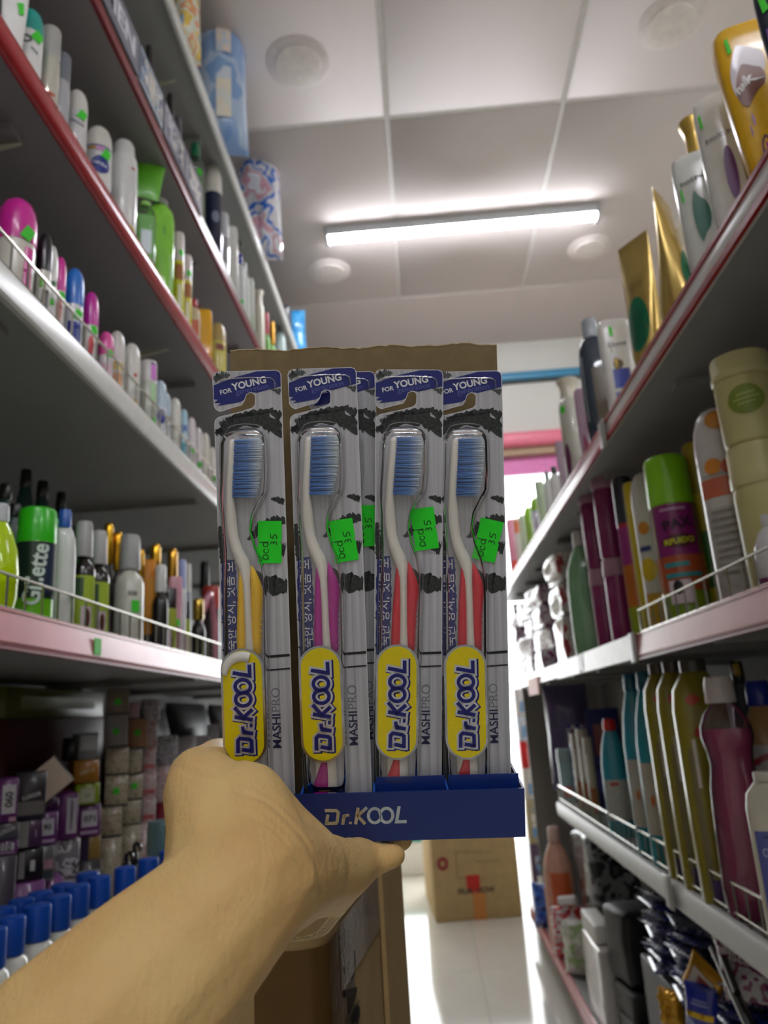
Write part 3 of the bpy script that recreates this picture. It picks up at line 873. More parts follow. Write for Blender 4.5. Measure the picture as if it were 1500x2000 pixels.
def cam_pt(x, y, d): return (750 + x / d * FPX, 1000 + y / d * FPX, d)
bm = bmesh.new()
blob_chain(bm, [(465, 1745, .315, .0295), (380, 1832, .305, .033), (285, 1928, .295, .037), (130, 2090, .275, .041)])
blob_chain(bm, [(465, 1745, .315, .0295), (500, 1715, .325, .0290)])
u1 = cam_pt(-.215, .295, .195)
blob_chain(bm, [(130, 2090, .275, .041), (*u1, .046)], 10)
# thumb side
blob_chain(bm, [(455, 1715, .325, .030), (430, 1610, .345, .0245), (402, 1550, .362, .0205), (388, 1520, .375, .0160)])
blob_chain(bm, [(388, 1520, .375, .0160), (402, 1498, .405, .0125), (413, 1482, .44, .0108), (420, 1472, .47, .0098), (432, 1466, .495, .0088)])
blob_chain(bm, [(430, 1610, .345, .0245), (478, 1578, .355, .0220)], 4)
blob_chain(bm, [(500, 1715, .325, .0290), (478, 1578, .355, .0215)], 6)
blob_chain(bm, [(478, 1578, .355, .0215), (535, 1640, .362, .0210), (592, 1700, .365, .0225)], 6)
blob_chain(bm, [(500, 1715, .325, .0290), (592, 1702, .365, .0225)], 6)
# palm below the tray and four fingers supporting it
YT = .183 + .0092
def fp(x, d, r, dy=0.0): return (*cam_pt(x, YT + dy, d), r)
blob_chain(bm, [(592, 1708, .372, .0215), fp(-.028, .405, .0150, .008), fp(-.020, .43, .0130, .006)], 6)
blob_chain(bm, [(600, 1705, .372, .0215), (668, 1700, .400, .0165), (715, 1676, .425, .0120), (752, 1652, .445, .0085)], 6)
blob_chain(bm, [(592, 1702, .372, .0205), fp(-.034, .43, .0120, .005), fp(-.030, .465, .0110, .004)], 6)
for xb, db, L in ((-.026, .412, (.014, .011, .009)), (-.028, .430, (.018, .013, .010)), (-.030, .449, (.020, .014, .011)), (-.032, .468, (.018, .013, .010))):
    p0 = fp(xb, db, .0095, .003); x, d = xb, db
    pts = [p0]
    for i, l in enumerate(L):
        x += l * .94; d += l * .28
        pts.append(fp(x, d, (.0088, .0082, .0070)[i], (.001, -.0003, -.0014)[i]))
    blob_chain(bm, pts, 6)
me = bpy.data.meshes.new('person'); bm.to_mesh(me); bm.free()
tmp = bpy.data.objects.new('arm_source', me); COL.objects.link(tmp)
rm = tmp.modifiers.new('r', 'REMESH'); rm.mode = 'VOXEL'; rm.voxel_size = .0016
sm = tmp.modifiers.new('s', 'SMOOTH'); sm.factor = .5; sm.iterations = 24
bpy.context.view_layer.update()
arm_me = bpy.data.meshes.new_from_object(tmp.evaluated_get(bpy.context.evaluated_depsgraph_get()))
bpy.data.objects.remove(tmp)
arm_me.polygons.foreach_set('use_smooth', [True] * len(arm_me.polygons))
# skin folds across the inside of the wrist
FOLDS = [([(470, 1548), (520, 1562), (560, 1597), (598, 1640), (622, 1690), (630, 1745)], .0009), ([(505, 1540), (548, 1568), (592, 1612), (616, 1652)], .0006),
         ([(440, 1580), (490, 1590), (540, 1622), (580, 1668), (600, 1720)], .0005), ([(372, 1478), (400, 1492), (440, 1500)], .0004), ([(352, 1500), (385, 1514), (425, 1522)], .0004), ([(520, 1590), (556, 1622), (590, 1668), (606, 1700)], .0005)]
arm_n = [v.normal.copy() for v in arm_me.vertices]
for v, n_ in zip(arm_me.vertices, arm_n):
    r_ = v.co - EYE; d_ = r_.dot(FW)
    if d_ < .2 or n_.dot(r_) > 0: continue
    uu, vv_ = 750 + FPX * r_.dot(RT) / d_, 1000 - FPX * r_.dot(UP) / d_
    if not (330 < uu < 680 and 1440 < vv_ < 1790): continue
    push = 0
    for line, dep in FOLDS:
        for (ax, ay), (bx_, by) in zip(line, line[1:]):
            lx, ly = bx_ - ax, by - ay; t_ = max(0, min(1, ((uu - ax) * lx + (vv_ - ay) * ly) / (lx * lx + ly * ly)))
            dd = math.hypot(uu - ax - lx * t_, vv_ - ay - ly * t_)
            if dd < 9: push = max(push, dep * (1 - dd / 9))
    if push: v.co -= n_ * push
arm = link(bpy.data.objects.new('person', arm_me))
SKIN, nt, b = new_mat('skin')
tc = nt.nodes.new('ShaderNodeTexCoord')
n1 = nt.nodes.new('ShaderNodeTexNoise'); n1.inputs['Scale'].default_value = 22; n1.inputs['Detail'].default_value = 5
r1 = nt.nodes.new('ShaderNodeValToRGB'); r1.color_ramp.elements[0].position = .32; r1.color_ramp.elements[1].position = .7
r1.color_ramp.elements[0].color = lin('#dfb577'); r1.color_ramp.elements[1].color = lin('#e9c888')
nt.links.new(tc.outputs['Object'], n1.inputs['Vector']); nt.links.new(n1.outputs['Fac'], r1.inputs[0]); nt.links.new(r1.outputs[0], b.inputs['Base Color'])
b.inputs['Roughness'].default_value = .48; b.inputs['Specular IOR Level'].default_value = .35
b.inputs['Subsurface Weight'].default_value = .25; b.inputs['Subsurface Radius'].default_value = (.006, .0025, .0012); b.inputs['Subsurface Scale'].default_value = .6
wv = nt.nodes.new('ShaderNodeTexNoise'); wv.inputs['Scale'].default_value = 1.0; wv.inputs['Detail'].default_value = 5; wv.inputs['Roughness'].default_value = .65
mpn = nt.nodes.new('ShaderNodeMapping'); mpn.inputs['Rotation'].default_value = (.3, .6, .7); mpn.inputs['Scale'].default_value = (420, 110, 260)
bp = nt.nodes.new('ShaderNodeBump'); bp.inputs['Strength'].default_value = .6; bp.inputs['Distance'].default_value = .0014
nt.links.new(tc.outputs['Object'], mpn.inputs[0]); nt.links.new(mpn.outputs[0], wv.inputs['Vector']); nt.links.new(wv.outputs['Fac'], bp.inputs['Height']); nt.links.new(bp.outputs['Normal'], b.inputs['Normal'])
arm_me.materials.clear(); arm_me.materials.append(SKIN)
tag(arm, 'bare forearm and palm-up hand supporting the toothbrush display', 'person')
# ------------------------------------------------------------------ shop goods: shapes
STICK = M('#3fd22c', .55, var=.04)
# profiles: body / cap as (height fraction, radius fraction); e = squareness of the cross-section
KINDS = {
    'domecan': dict(body=[(0, .93), (.012, 1), (.70, 1), (.72, .985)], cap=[(.72, 1), (.80, 1), (.88, .93), (.945, .76), (.985, .5), (1, .2)]),
    'aerosol': dict(body=[(0, .93), (.012, 1), (.70, 1), (.735, .9)], cap=[(.70, .98), (.72, 1.0), (.97, .95), (.99, .9), (1, .8)]),
    'slimcan': dict(body=[(0, .92), (.012, 1), (.66, 1), (.70, .96)], cap=[(.70, .97), (.985, .97), (1, .9)]),
    'tapercan': dict(body=[(0, .93), (.012, 1), (.78, 1), (.84, .93)], cap=[(.84, .93), (.87, .80), (.96, .74), (.99, .6), (1, .3)]),
    'rollon': dict(body=[(0, .80), (.02, .9), (.1, .93), (.5, .98), (.56, .94)], cap=[(.56, .97), (.60, 1), (.78, .97), (.88, .86), (.95, .66), (.99, .38), (1, .15)]),
    'flatbottle': dict(body=[(0, .90), (.015, .98), (.3, 1), (.62, .98), (.76, .88), (.82, .70), (.85, .5)], cap=[(.85, .50), (.86, .52), (.985, .5), (1, .44)], asp=.5, e=2.6),
    'panel': dict(body=[(0, .55), (.02, .62), (.30, .82), (.7, .98), (.9, 1.0), (.97, .97), (1, .86)], cap=None, asp=.42, e=3.2),
    'slab': dict(body=[(0, .90), (.015, .96), (.5, 1), (.9, 1), (.97, .94), (1, .7)], cap=None, asp=.45, e=3.6),
    'jug': dict(body=[(0, .85), (.03, .97), (.2, 1), (.55, .98), (.7, .88), (.80, .62), (.86, .40), (.88, .36)], cap=[(.88, .40), (.89, .42), (.985, .4), (1, .34)], asp=.62, e=2.8),
    'mist': dict(body=[(0, .94), (.015, 1), (.56, 1), (.62, .86), (.66, .55), (.69, .46)], cap=[(.69, .68), (.70, .72), (.97, .68), (1, .58)]),
    'pumpcap': dict(body=[(0, .94), (.015, 1), (.5, 1), (.58, .8), (.63, .5), (.67, .42)], cap=[(.67, .66), (.69, .76), (.96, .76), (.985, .68), (1, .44)]),
    'flare': dict(body=[(0, .93), (.015, 1), (.74, .96), (.80, .84), (.82, .70)], cap=[(.82, .70), (.90, .66), (.94, .68), (.99, .92), (1, .90)]),
    'bulb': dict(body=[(0, .5), (.04, .8), (.2, .98), (.4, 1.0), (.6, .88), (.76, .6), (.84, .36)], cap=[(.84, .40), (.86, .42), (.98, .4), (1, .3)]),
    'jarlid': dict(body=[(0, .86), (.02, .94), (.1, .95), (.70, .96), (.73, .93)], cap=[(.73, 1.0), (.75, 1.03), (.96, 1.0), (.99, .96), (1, .9)]),
    'waist': dict(body=[(0, .84), (.02, .94), (.12, 1), (.34, .96), (.52, .88), (.62, .74), (.68, .80), (.74, .92), (.78, .90), (.84, .72), (.87, .46), (.885, .42)], cap=[(.885, .52), (.89, .55), (.97, .52), (1, .46)], asp=.66, e=2.6),
    'tallflat': dict(body=[(0, .90), (.012, .97), (.3, 1), (.78, 1), (.87, .9), (.92, .62), (.945, .48)], cap=[(.945, .5), (.995, .5), (1, .44)], asp=.55, e=3.0),
    'duck': dict(body=[(0, .88), (.02, .97), (.45, 1), (.62, .97), (.76, .80), (.86, .56), (.90, .44)], cap=[(.90, .46), (.91, .5), (.99, .46), (1, .4)], asp=.6, e=2.6),
}

def solve(shelf, tu, tv, wpx, asp=1.0, setback=0.0):
    """shelf spot, height and width of a thing whose top centre shows at (tu, tv) and that is wpx wide there"""
    X, Z, s = SH[shelf]
    dep = .05
    for _ in range(4):
        xc = X + s * (setback + .012 + dep / 2)
        P = on_x(tu, tv, xc)
        w = wpx * depth_of(P) / FPX
        dep = w * asp
    return P, w, P.z - Z, Z

LOG = []
def goods(shelf, tu, tv, wpx, kind, label, cat, name, body='#dddddd', cap='#ffffff', decals=(), setback=0.0, twist=0.0, asp=None, rough=.3, caprough=.3, metal=0, capmetal=0,
          clear=None, capclear=None, sticker=None, hmax=None, group=None, hscale=None, liquid=None):
    k = KINDS[kind]
    a = asp if asp is not None else k.get('asp', 1.0)
    P, w, h, Z = solve(shelf, tu, tv, wpx, a, setback)
    LOG.append((name, shelf, round(P.x, 2), round(P.y, 2), round(w, 3), round(h, 3)))
    if hmax: h = min(h, hmax)
    h = max(h, .03)
    face = math.atan2(-P.y, -P.x) + math.radians(twist)
    t = thing(name, label, cat, (P.x, P.y, Z), face, group)
    R = w / 2; e = k.get('e', 2.0)
    S = Surf([(z * h, R * r * a, R * r, e) for z, r in k['body']])
    mb = film(body, .07, .05, 1.45, tint=clear, wrinkle=0) if clear else M(body, rough, metal=metal, coat=.3)
    bo = S.build('body', mb, t)
    if liquid:
        zl, col = liquid
        rows = [(max(.002, z * h), R * r * a * .95, R * r * .95, e) for z, r in k['body'] if z < zl]
        rx, ry, ee = S.at(zl * h); rows.append((zl * h, rx * .95, ry * .95, e))
        Surf(rows).build('liquid', M(col, .12, var=.03, coat=.5), t)
    SC = None
    if k['cap']:
        ca = a if kind not in ('flatbottle', 'waist', 'tallflat', 'jug', 'duck') else min(1.0, a * 1.5)
        SC = Surf([(z * h, R * r * ca, R * r, 2.0) for z, r in k['cap']])
        mc = film(cap, .62, .06, 1.45, tint=capclear) if capclear else M(cap, caprough, metal=capmetal, coat=.3)
        SC.build('cap', mc, t)
    off = .0006
    for q in decals:
        if q[0] in ('rect', 'ell', 'drop'):
            _, col, wf, z0, z1 = q[:5]; th = math.radians(q[5]) if len(q) > 5 else 0; tl = math.radians(q[6]) if len(q) > 6 else 0
            patch({'rect': 'label', 'ell': 'emblem', 'drop': 'emblem'}[q[0]], S, wf * 2 * R, z0 * h, z1 * h, col if not isinstance(col, str) else M(col, .3, coat=.2), t, th, {'rect': 'rect', 'ell': 'ell', 'drop': 'drop'}[q[0]], off, tilt=tl)
        elif q[0] == 'crect':
            _, col, wf, z0, z1 = q[:5]; th = math.radians(q[5]) if len(q) > 5 else 0
            patch('cap_label', SC, wf * 2 * R, z0 * h, z1 * h, M(col, .3), t, th, 'rect', off)
        elif q[0] == 'text':
            _, s_, col, wf, zf = q[:5]; rot = math.radians(q[5]) if len(q) > 5 else 0; th = math.radians(q[6]) if len(q) > 6 else 0; bold = q[7] if len(q) > 7 else .03
            text_on('lettering', S, s_, wf * 2 * R, zf * h, M(col, .4), t, th, rot, off + .0006, bold)
        off += .00025
    if sticker:
        zf, th = sticker[:2]; tl = math.radians(sticker[2]) if len(sticker) > 2 else .15
        Q = S if (SC is None or zf < SC.r[0][0] / h) else SC
        sz = min(.014, w * .36)
        patch('price_sticker', Q, sz, zf * h - sz * .75, zf * h + sz * .75, STICK, t, math.radians(th), 'rect', .0016, 5, 5, tl)
    return t, S, h, R

def carton(shelf, tu, tv, wpx, label, name='carton', col='#888888', hpx=None, setback=0.05, dep=.06, yaw=-45, z0=None, parts=(), cat='box', group=None, rough=.4, h=None):
    """upright printed carton; front face is local +x"""
    X, Z, s = SH[shelf]
    xc = X + s * (setback + .02)
    P = on_x(tu, tv, xc); w = wpx * depth_of(P) / FPX
    zt = P.z
    if z0 is None: z0 = Z
    if h is None: h = zt - z0
    t = thing(name, label, cat, (P.x, P.y, z0), math.radians(yaw), group)
    bv = min(.0015, w * .05)
    box('carton_body', -dep, 0, -w / 2, w / 2, 0, h, M(col, rough) if isinstance(col, str) else col, t, bevel=bv, seg=1)
    for q in parts:
        if q[0] == 'r':
            _, c, ya, yb, za, zb_ = q
            box('print', -.0002, .0005, ya * w, yb * w, za * h, zb_ * h, M(c, .35) if isinstance(c, str) else c, t)
        elif q[0] == 't':
            _, s_, c, wf, yc, zc, rot = q
            text_flat('lettering', s_, wf * w, lambda x, y: (.0009, yc * w + x, zc * h + y), M(c, .4), t, rot=math.radians(rot), bold=.03)
        elif q[0] == 'st':
            _, yc, zc = q
            sz = min(.014, w * .35)
            box('price_sticker', .0005, .0011, yc * w - sz / 2, yc * w + sz / 2, zc * h - sz / 2, zc * h + sz / 2, STICK, t)
    return t, z0 + h

def pouch_vf(w, h, d, seed, nx=12, ny=14, crumple=.25):
    """pillow pouch standing up, front +x"""
    rnd = random.Random(seed); ph = [rnd.uniform(0, 9) for _ in range(3)]
    V = []; Fc = []
    for side in (1, -1):
        for j in range(ny + 1):
            for i in range(nx + 1):
                a = i / nx * 2 - 1; b_ = j / ny * 2 - 1
                bulge = max(0, (1 - abs(a) ** 2.6)) ** .6 * max(0, (1 - abs(b_) ** 3.2)) ** .6
                nz = noise.noise(Vector((a * 2.2 + ph[0], b_ * 2.6 + ph[1], side * 3 + ph[2]))) * crumple + noise.noise(Vector((a * 6 + ph[1], b_ * 7, side * 5 + ph[0]))) * crumple * .4
                pinch = 1 - .06 * (1 - abs(b_)) 
                x = side * d / 2 * bulge * (1 + nz) + side * .0005
                V.append((x, a * w / 2 * pinch * (1 + .02 * nz), h / 2 + b_ * h / 2))
    N = (nx + 1) * (ny + 1)
    for sd in (0, 1):
        for j in range(ny):
            for i in range(nx):
                q = sd * N + j * (nx + 1) + i
                f = (q, q + 1, q + nx + 2, q + nx + 1)
                Fc.append(f if sd == 0 else f[::-1])
    edge = [i for i in range(nx + 1)] + [j * (nx + 1) + nx for j in range(1, ny + 1)] + [ny * (nx + 1) + i for i in range(nx - 1, -1, -1)] + [j * (nx + 1) for j in range(ny - 1, 0, -1)]
    for a, b_ in zip(edge, edge[1:] + edge[:1]): Fc.append((a, N + a, N + b_, b_))
    return V, Fc

def pouch(name, label, cat, P, w, h, d, mat, yaw=0.0, pitch=0.0, roll=0.0, seed=1, crumple=.25, group=None, parts=()):
    t = thing(name, label, cat, P, 0, group)
    t.rotation_euler = (math.radians(roll), math.radians(pitch), math.radians(yaw))
    V, Fc = pouch_vf(w, h, d, seed, crumple=crumple)
    mesh('pouch_body', V, Fc, mat, t, sharp=1.2)
    for q in parts:   # flat print hugging the bulge
        if q[0] == 'r':
            _, m, ya, yb, za, zb_ = q
            n = 6; VV = []; FF = []
            for j in range(n + 1):
                for i in range(n + 1):
                    a = (ya + (yb - ya) * i / n) * 2; c = (za + (zb_ - za) * j / n) * 2 - 1
                    bl = max(0, 1 - abs(a) ** 2.6) ** .6 * max(0, 1 - abs(c) ** 3.2) ** .6
                    VV.append((d / 2 * bl * (1 + crumple * .45) + .0012, a * w / 2, h / 2 + c * h / 2))
            for j in range(n):
                for i in range(n):
                    k = j * (n + 1) + i; FF.append((k, k + 1, k + n + 2, k + n + 1))
            mesh('print', VV, FF, m if not isinstance(m, str) else M(m, .3), t)
        elif q[0] == 't':
            _, s_, c, wf, yc, zc, rot = q
            text_flat('lettering', s_, wf * w, lambda x, y: (d / 2 * (1 + crumple * .5) + .0022, yc * w + x, zc * h + y), M(c, .4), t, rot=math.radians(rot))
    return t
# ------------------------------------------------------------------ goods on the tall shelving (deodorants, sprays, hair colour)
G = goods
# --- shelf L2 (red lip)
G('L2', 32, -45, 50, 'panel', 'white flat bottle narrowing downward beside the teal-capped bottle', 'bottle', 'lotion_bottle', '#e9e9e6', decals=[('rect', '#3c4a52', .3, .1, .9, -60)], sticker=(.62, 20))
G('L2', 62, 24, 48, 'domecan', 'white body spray with a teal domed cap on the red-lipped shelf', 'spray can', 'body_spray', '#e8e8e6', '#159b90', decals=[('text', 'D', '#2c3540', .34, .60, 0, -10), ('text', 'ove', '#2c3540', .3, .50, -35, 22), ('rect', '#d9b13a', .5, .10, .16, 10)], sticker=(.66, 34, -25))
G('L2', 101, 62, 38, 'slimcan', 'clear-sided silver-grey perfume spray with a matte grey cap', 'spray can', 'perfume_spray', '#cfcdc0', '#a9a9a4', decals=[('rect', '#b9604a', .5, .30, .33, 10), ('rect', '#b7b54a', .4, .12, .2, 30)], rough=.1, metal=.3)
G('L2', 122, 112, 34, 'slimcan', 'blue-grey slim perfume spray behind the silver-grey one', 'spray can', 'perfume_spray', '#b9bcc2', '#70757e', rough=.1, metal=.3, decals=[('rect', '#2a3050', .4, .16, .24, 20)])
G('L2', 152, 180, 40, 'domecan', 'shiny white domed deodorant next to the blue-emblem spray', 'spray can', 'deodorant_spray', '#d5d4d4', '#d2d0c8', rough=.12, sticker=(.66, 30, -25), decals=[('text', 'nexo', '#7c7c90', .6, .56, -20, 5), ('rect', '#8a86b0', .7, .05, .16, 10)])
G('L2', 194, 252, 50, 'domecan', 'white deodorant spray with a round navy emblem', 'spray can', 'deodorant_spray', '#d9d9d6', '#cfcdc4', decals=[('ell', '#1d2f86', .66, .40, .60, 12), ('text', 'NIVEA', '#dfe3f2', .5, .50, -12, 12), ('rect', '#6a58a0', .86, .70, .716, 0), ('rect', '#d99ad0', .5, .655, .69, 14), ('rect', '#caa34a', .3, .665, .69, -26)], sticker=(.63, 36, -20))
G('L2', 243, 280, 52, 'tapercan', 'plain white tapered spray can with yellow foot beside the green pouch', 'spray can', 'deodorant_spray', '#dcdcda', '#d3d3d0', decals=[('rect', '#d3cf1c', .42, .02, .22, 34), ('rect', '#c0564a', .16, .71, .73, 42), ('rect', '#c9c7bb', .9, .2, .208, 0)])
G('L2', 284, 396, 40, 'tallflat', 'pale green clear gel bottle with droplets print under the green pouch', 'bottle', 'gel_bottle', '#bfe2b4', '#8ecb5c', clear='#d8efcf', liquid=(.8, '#bfe3b0'), decals=[('rect', '#dbe8ee', .5, .3, .6, 10), ('ell', '#f4f7f4', .1, .62, .68, 20), ('ell', '#f4f7f4', .1, .5, .56, 22), ('ell', '#f4f7f4', .1, .38, .44, 24)])
G('L2', 313, 392, 54, 'tallflat', 'bright green plastic bottle on the red-lipped shelf', 'bottle', 'shampoo_bottle', '#8ed648', '#7f8478', rough=.15, decals=[('rect', '#f2f6ef', .12, .1, .45, 42), ('ell', '#5fb52c', .2, .62, .72, 10)])
P, w, h, Z = solve('L2', 296, 292, 58, .1, .03)
pouch('refill_pouch', 'leaf-green refill pouch sticking up above the green bottles', 'pouch', (P.x - .01, P.y - .02, P.z - .14), w * 1.0, .14, .012, M('#6bc22f', .3, var=.1, coat=.3), yaw=math.degrees(math.atan2(-P.y, -P.x)), roll=-10, seed=5, crumple=.25)
G('L2', 349, 458, 22, 'slimcan', 'slim yellow-green bottle with brown print, taller of two beside the green bottle', 'bottle', 'hair_oil', '#d8d31b', '#d9cfca', decals=[('rect', '#ad6a3c', .7, .5, .66, 16), ('rect', '#f2efe2', .22, .05, .45, 16)], sticker=(.78, 30))
G('L2', 364, 502, 22, 'slimcan', 'slim yellow-green bottle with brown print, shorter of two near the red cap', 'bottle', 'hair_oil', '#d3c91b', '#d6ccc8', decals=[('rect', '#ad6a3c', .7, .5, .66, 16), ('rect', '#f2efe2', .22, .05, .45, 16)], sticker=(.78, 30))
G('L2', 379, 586, 24, 'flatbottle', 'small bottle with red cap and orange print', 'bottle', 'hair_oil', '#cfc0a0', '#b81f2e', decals=[('rect', '#c8562f', .6, .3, .6, 10), ('rect', '#cfd6c9', .4, .05, .3, 20)])
G('L2', 386, 592, 18, 'flatbottle', 'dark red capped bottle at the back of the red-lipped shelf', 'bottle', 'hair_oil', '#8e1c26', '#a01c26', setback=.08)
G('L2', 399, 606, 30, 'slab', 'glossy golden-yellow bottle on the red-lipped shelf', 'bottle', 'shampoo_bottle', '#f0b40c', rough=.12)
G('L2', 424, 632, 34, 'domecan', 'pale yellow can behind the top corner of the display', 'spray can', 'body_spray', '#ded36a', '#b9a060', rough=.2, decals=[('rect', '#8a3a36', .5, .6, .68, 20)])
# --- shelf L1
def strip_board(u0, v0, u1, v1, label, col, text=None, tc='#dfe0ea', h=.088, pic=None, seed=0):
    X, Z, s = SH['L1']
    a = on_x(u0, v0, X + .012); b_ = on_x(u1, v1, X + .012)
    y0, y1 = sorted((a.y, b_.y)); z = Z + .010
    o = tag(box('shelf_talker', X + .0062, X + .0082, y0, y1, z, z + h, M(col, .25, var=.1, coat=.5), None), label, 'sign')
    if text: text_flat('lettering', text, min((y1 - y0) * .86, .3), lambda x, y: (X + .0086, (y0 + y1) / 2 + x, z + h * .52 + y), M(tc, .4), o, bold=.05, height=h * .55)
    if pic:
        n = len(pic)
        for i, c in enumerate(pic):
            box('picture_block', X + .0083, X + .0088, y0 + (y1 - y0) * (i + .1) / n, y0 + (y1 - y0) * (i + .9) / n, z + h * .15, z + h * .85, patchy([c, '#d8d4cc', '#4a4f6a'], 60, .3), o)
    return o
strip_board(120, -130, 276, 108, 'grey-blue shelf strip lettered WOMEN', '#5a6078', 'WOMEN')
strip_board(279, 112, 322, 205, 'clear shelf talker with product pictures between two grey strips', '#8fa2b6', pic=('#6d86ac', '#b8b2a2', '#53719c'))
strip_board(326, 214, 398, 372, 'grey-violet shelf strip with pale lettering below the green cap', '#75768c', pic=('#b9bac8', '#c9cad4'))
G('L1', 292, 92, 22, 'mist', 'black-capped bottle peeping over the shelf strips', 'bottle', 'perfume_bottle', '#b98a86', '#1a1a1a')
G('L1', 333, 186, 20, 'mist', 'second black-capped bottle peeping over the shelf strips, beside grey one', 'bottle', 'perfume_bottle', '#7d6a70', '#171717')
G('L1', 348, 232, 20, 'mist', 'grey-capped bottle with a yellow spot behind the shelf strip', 'bottle', 'perfume_bottle', '#8e8d88', '#55555a', decals=[('ell', '#d6c02c', .4, .52, .6, 10)])
G('L1', 382, 283, 36, 'flatbottle', 'clear bottle with a dark green cap and green price sticker', 'bottle', 'mouthwash_bottle', '#b9c4b4', '#11653f', clear='#e3e9e0', liquid=(.7, '#a9b8a5'), sticker=(.66, 22), asp=.8)
G('L1', 416, 322, 34, 'domecan', 'navy bottle with a white domed cap', 'bottle', 'body_spray', '#242c46', '#d8d6cc', rough=.1, decals=[('ell', '#8990a8', .4, .45, .55, 16), ('ell', '#8990a8', .3, .2, .26, 10)])
G('L1', 436, 420, 22, 'slimcan', 'shiny silver bottle beside the navy one', 'bottle', 'body_spray', '#c8cdd2', '#d5dade', rough=.08, metal=.7, capmetal=.5)
G('L1', 452, 444, 24, 'slab', 'white rounded bottle between the silver one and the blue cap', 'bottle', 'lotion_bottle', '#e2e2da', rough=.15)
G('L1', 469, 497, 18, 'flatbottle', 'white bottle with a small royal-blue cap', 'bottle', 'lotion_bottle', '#dde0df', '#20369a', sticker=(.3, 10))
G('L1', 478, 514, 16, 'flatbottle', 'white bottle behind the royal-blue-capped one', 'bottle', 'lotion_bottle', '#dfe2d9', '#d2d6d6')
G('L1', 487, 544, 17, 'slab', 'narrow white bottle with a pale green side', 'bottle', 'lotion_bottle', '#dfe3da', decals=[('rect', '#a9d39a', .4, .05, .4, 20)])
G('L1', 503, 570, 26, 'flare', 'cream pump-style bottle at the end of the top row', 'bottle', 'lotion_bottle', '#d9d4c0', '#d5d0be')
G('L1', 520, 612, 14, 'mist', 'small green and red bottle beyond the cream bottle', 'bottle', 'perfume_bottle', '#6db63a', '#c4404a')
G('L1', 531, 630, 14, 'mist', 'small bottle with a gold cap beyond the cream bottle', 'bottle', 'perfume_bottle', '#7bbf3c', '#d9a43a', capmetal=.7)
G('L1', 546, 622, 22, 'flatbottle', 'pale aqua bottle beside the sky-blue pack', 'bottle', 'lotion_bottle', '#c9dedb', '#8c9894')
# --- shelf L0: bags
def bag_at(u, v, X, w_px, h_px, d, label, mat, name, cat='bag', seed=1, yaw=None, roll=0, crumple=.3, parts=(), group=None):
    P = on_x(u, v, X); k = depth_of(P) / FPX
    return pouch(name, label, cat, (P.x, P.y, P.z), w_px * k, h_px * k, d, mat, yaw=math.degrees(math.atan2(-P.y, -P.x)) if yaw is None else yaw, roll=roll, seed=seed, crumple=crumple, parts=parts, group=group)
X0, Z0, s0 = SH['L0']
def l0bag(u, vtop, wpx, d, label, mat, name, **kw):
    X = X0 - .02 + kw.pop('dx', 0)
    P = on_x(u, vtop, X); k = depth_of(P) / FPX
    h = P.z - Z0
    return pouch(name, label, kw.pop('cat', 'bag'), (P.x, P.y, Z0 + .001), wpx * k, h, d, mat, yaw=math.degrees(math.atan2(-P.y, -P.x)) + kw.pop('twist', 0), **kw)
DIAPER = patchy(['#7ea6de', '#92b4e4', '#b4cbe8', '#86acde', '#c6d4e6'], 5, .16, 'noise', bump=.25, coat=.5)
l0bag(428, 22, 104, .16, 'large sky-blue plastic diaper bag standing on the topmost shelf', DIAPER, 'diaper_bag', seed=3, crumple=.22,
      parts=[('r', patchy(['#e4e8ea', '#f0e6da', '#d9e2ee', '#ecd2bc'], 12, .2, 'noise', coat=.5), -.06, .2, .54, .84), ('r', patchy(['#e6eae6', '#eee9d8', '#d6e2ee'], 12, .2, 'noise', coat=.5), -.06, .2, .14, .44)])
l0bag(500, 208, 86, .12, 'crinkled white and royal-blue bag beyond the diaper bag', patchy(['#e6e6e6', '#d8dadf', '#e8e6ea', '#2f6fd0', '#e0e2e6', '#d8a4b4', '#eceef2', '#dcdfe6'], 9, .12, 'noise', bump=.6, coat=.6), 'sanitary_pad_bag', seed=8, crumple=.55)
l0bag(366, -120, 52, .14, 'multicoloured plastic pack with yellow and pink print on the topmost shelf', patchy(['#e9d9a8', '#f0a878', '#e9edd8', '#f2cf58', '#9cc4e8', '#e8b8b0'], 14, .2, 'noise', coat=.5, bump=.2), 'tissue_pack', seed=12, crumple=.2)
l0bag(574, 606, 44, .08, 'small sky-blue pack at the far end of the topmost shelf', patchy(['#3da6ea', '#5fb8f0', '#2f95dd'], 20, .2, 'noise', coat=.4), 'wet_wipe_pack', seed=14, crumple=.2)
l0bag(556, 596, 26, .06, 'dark bag behind the small sky-blue pack', M('#3c3f42', .3, coat=.4), 'storage_bag', seed=15)
# --- shelf L3 (white lip with wire rail)
PK, LBL = '#d3269a', '#2d79d6'
def ro(u, v, w, body, cap, label, dec=(), st=None, **kw):
    return G('L3', u, v, w, 'rollon', label, 'deodorant', 'roll_on_deodorant', body, cap, decals=dec, sticker=st, **kw)
ro(37, 393, 74, '#d8d3c6', PK, 'big clear-bodied roll-on with a hot-pink domed cap', [('rect', '#d83a9c', .26, .05, .5, 42)], (.62, 32, -25))
ro(90, 457, 30, '#dad8d0', '#141416', 'roll-on with a shiny black cap', [('rect', '#1c1c1c', .4, .05, .34, 20), ('rect', '#6bb12f', .3, .36, .46, -5)])
ro(103, 481, 24, '#e2e2de', '#e6e6e2', 'roll-on with a white cap wedged between black and pink ones', [('rect', '#1f6a35', .8, .5, .55, 0)], (.3, 10))
ro(119, 503, 24, '#e3dcd8', PK, 'roll-on with pink cap and red bottle print, beside the blue one', [('drop', '#d2403c', .5, .05, .45, 8)], (.5, 30))
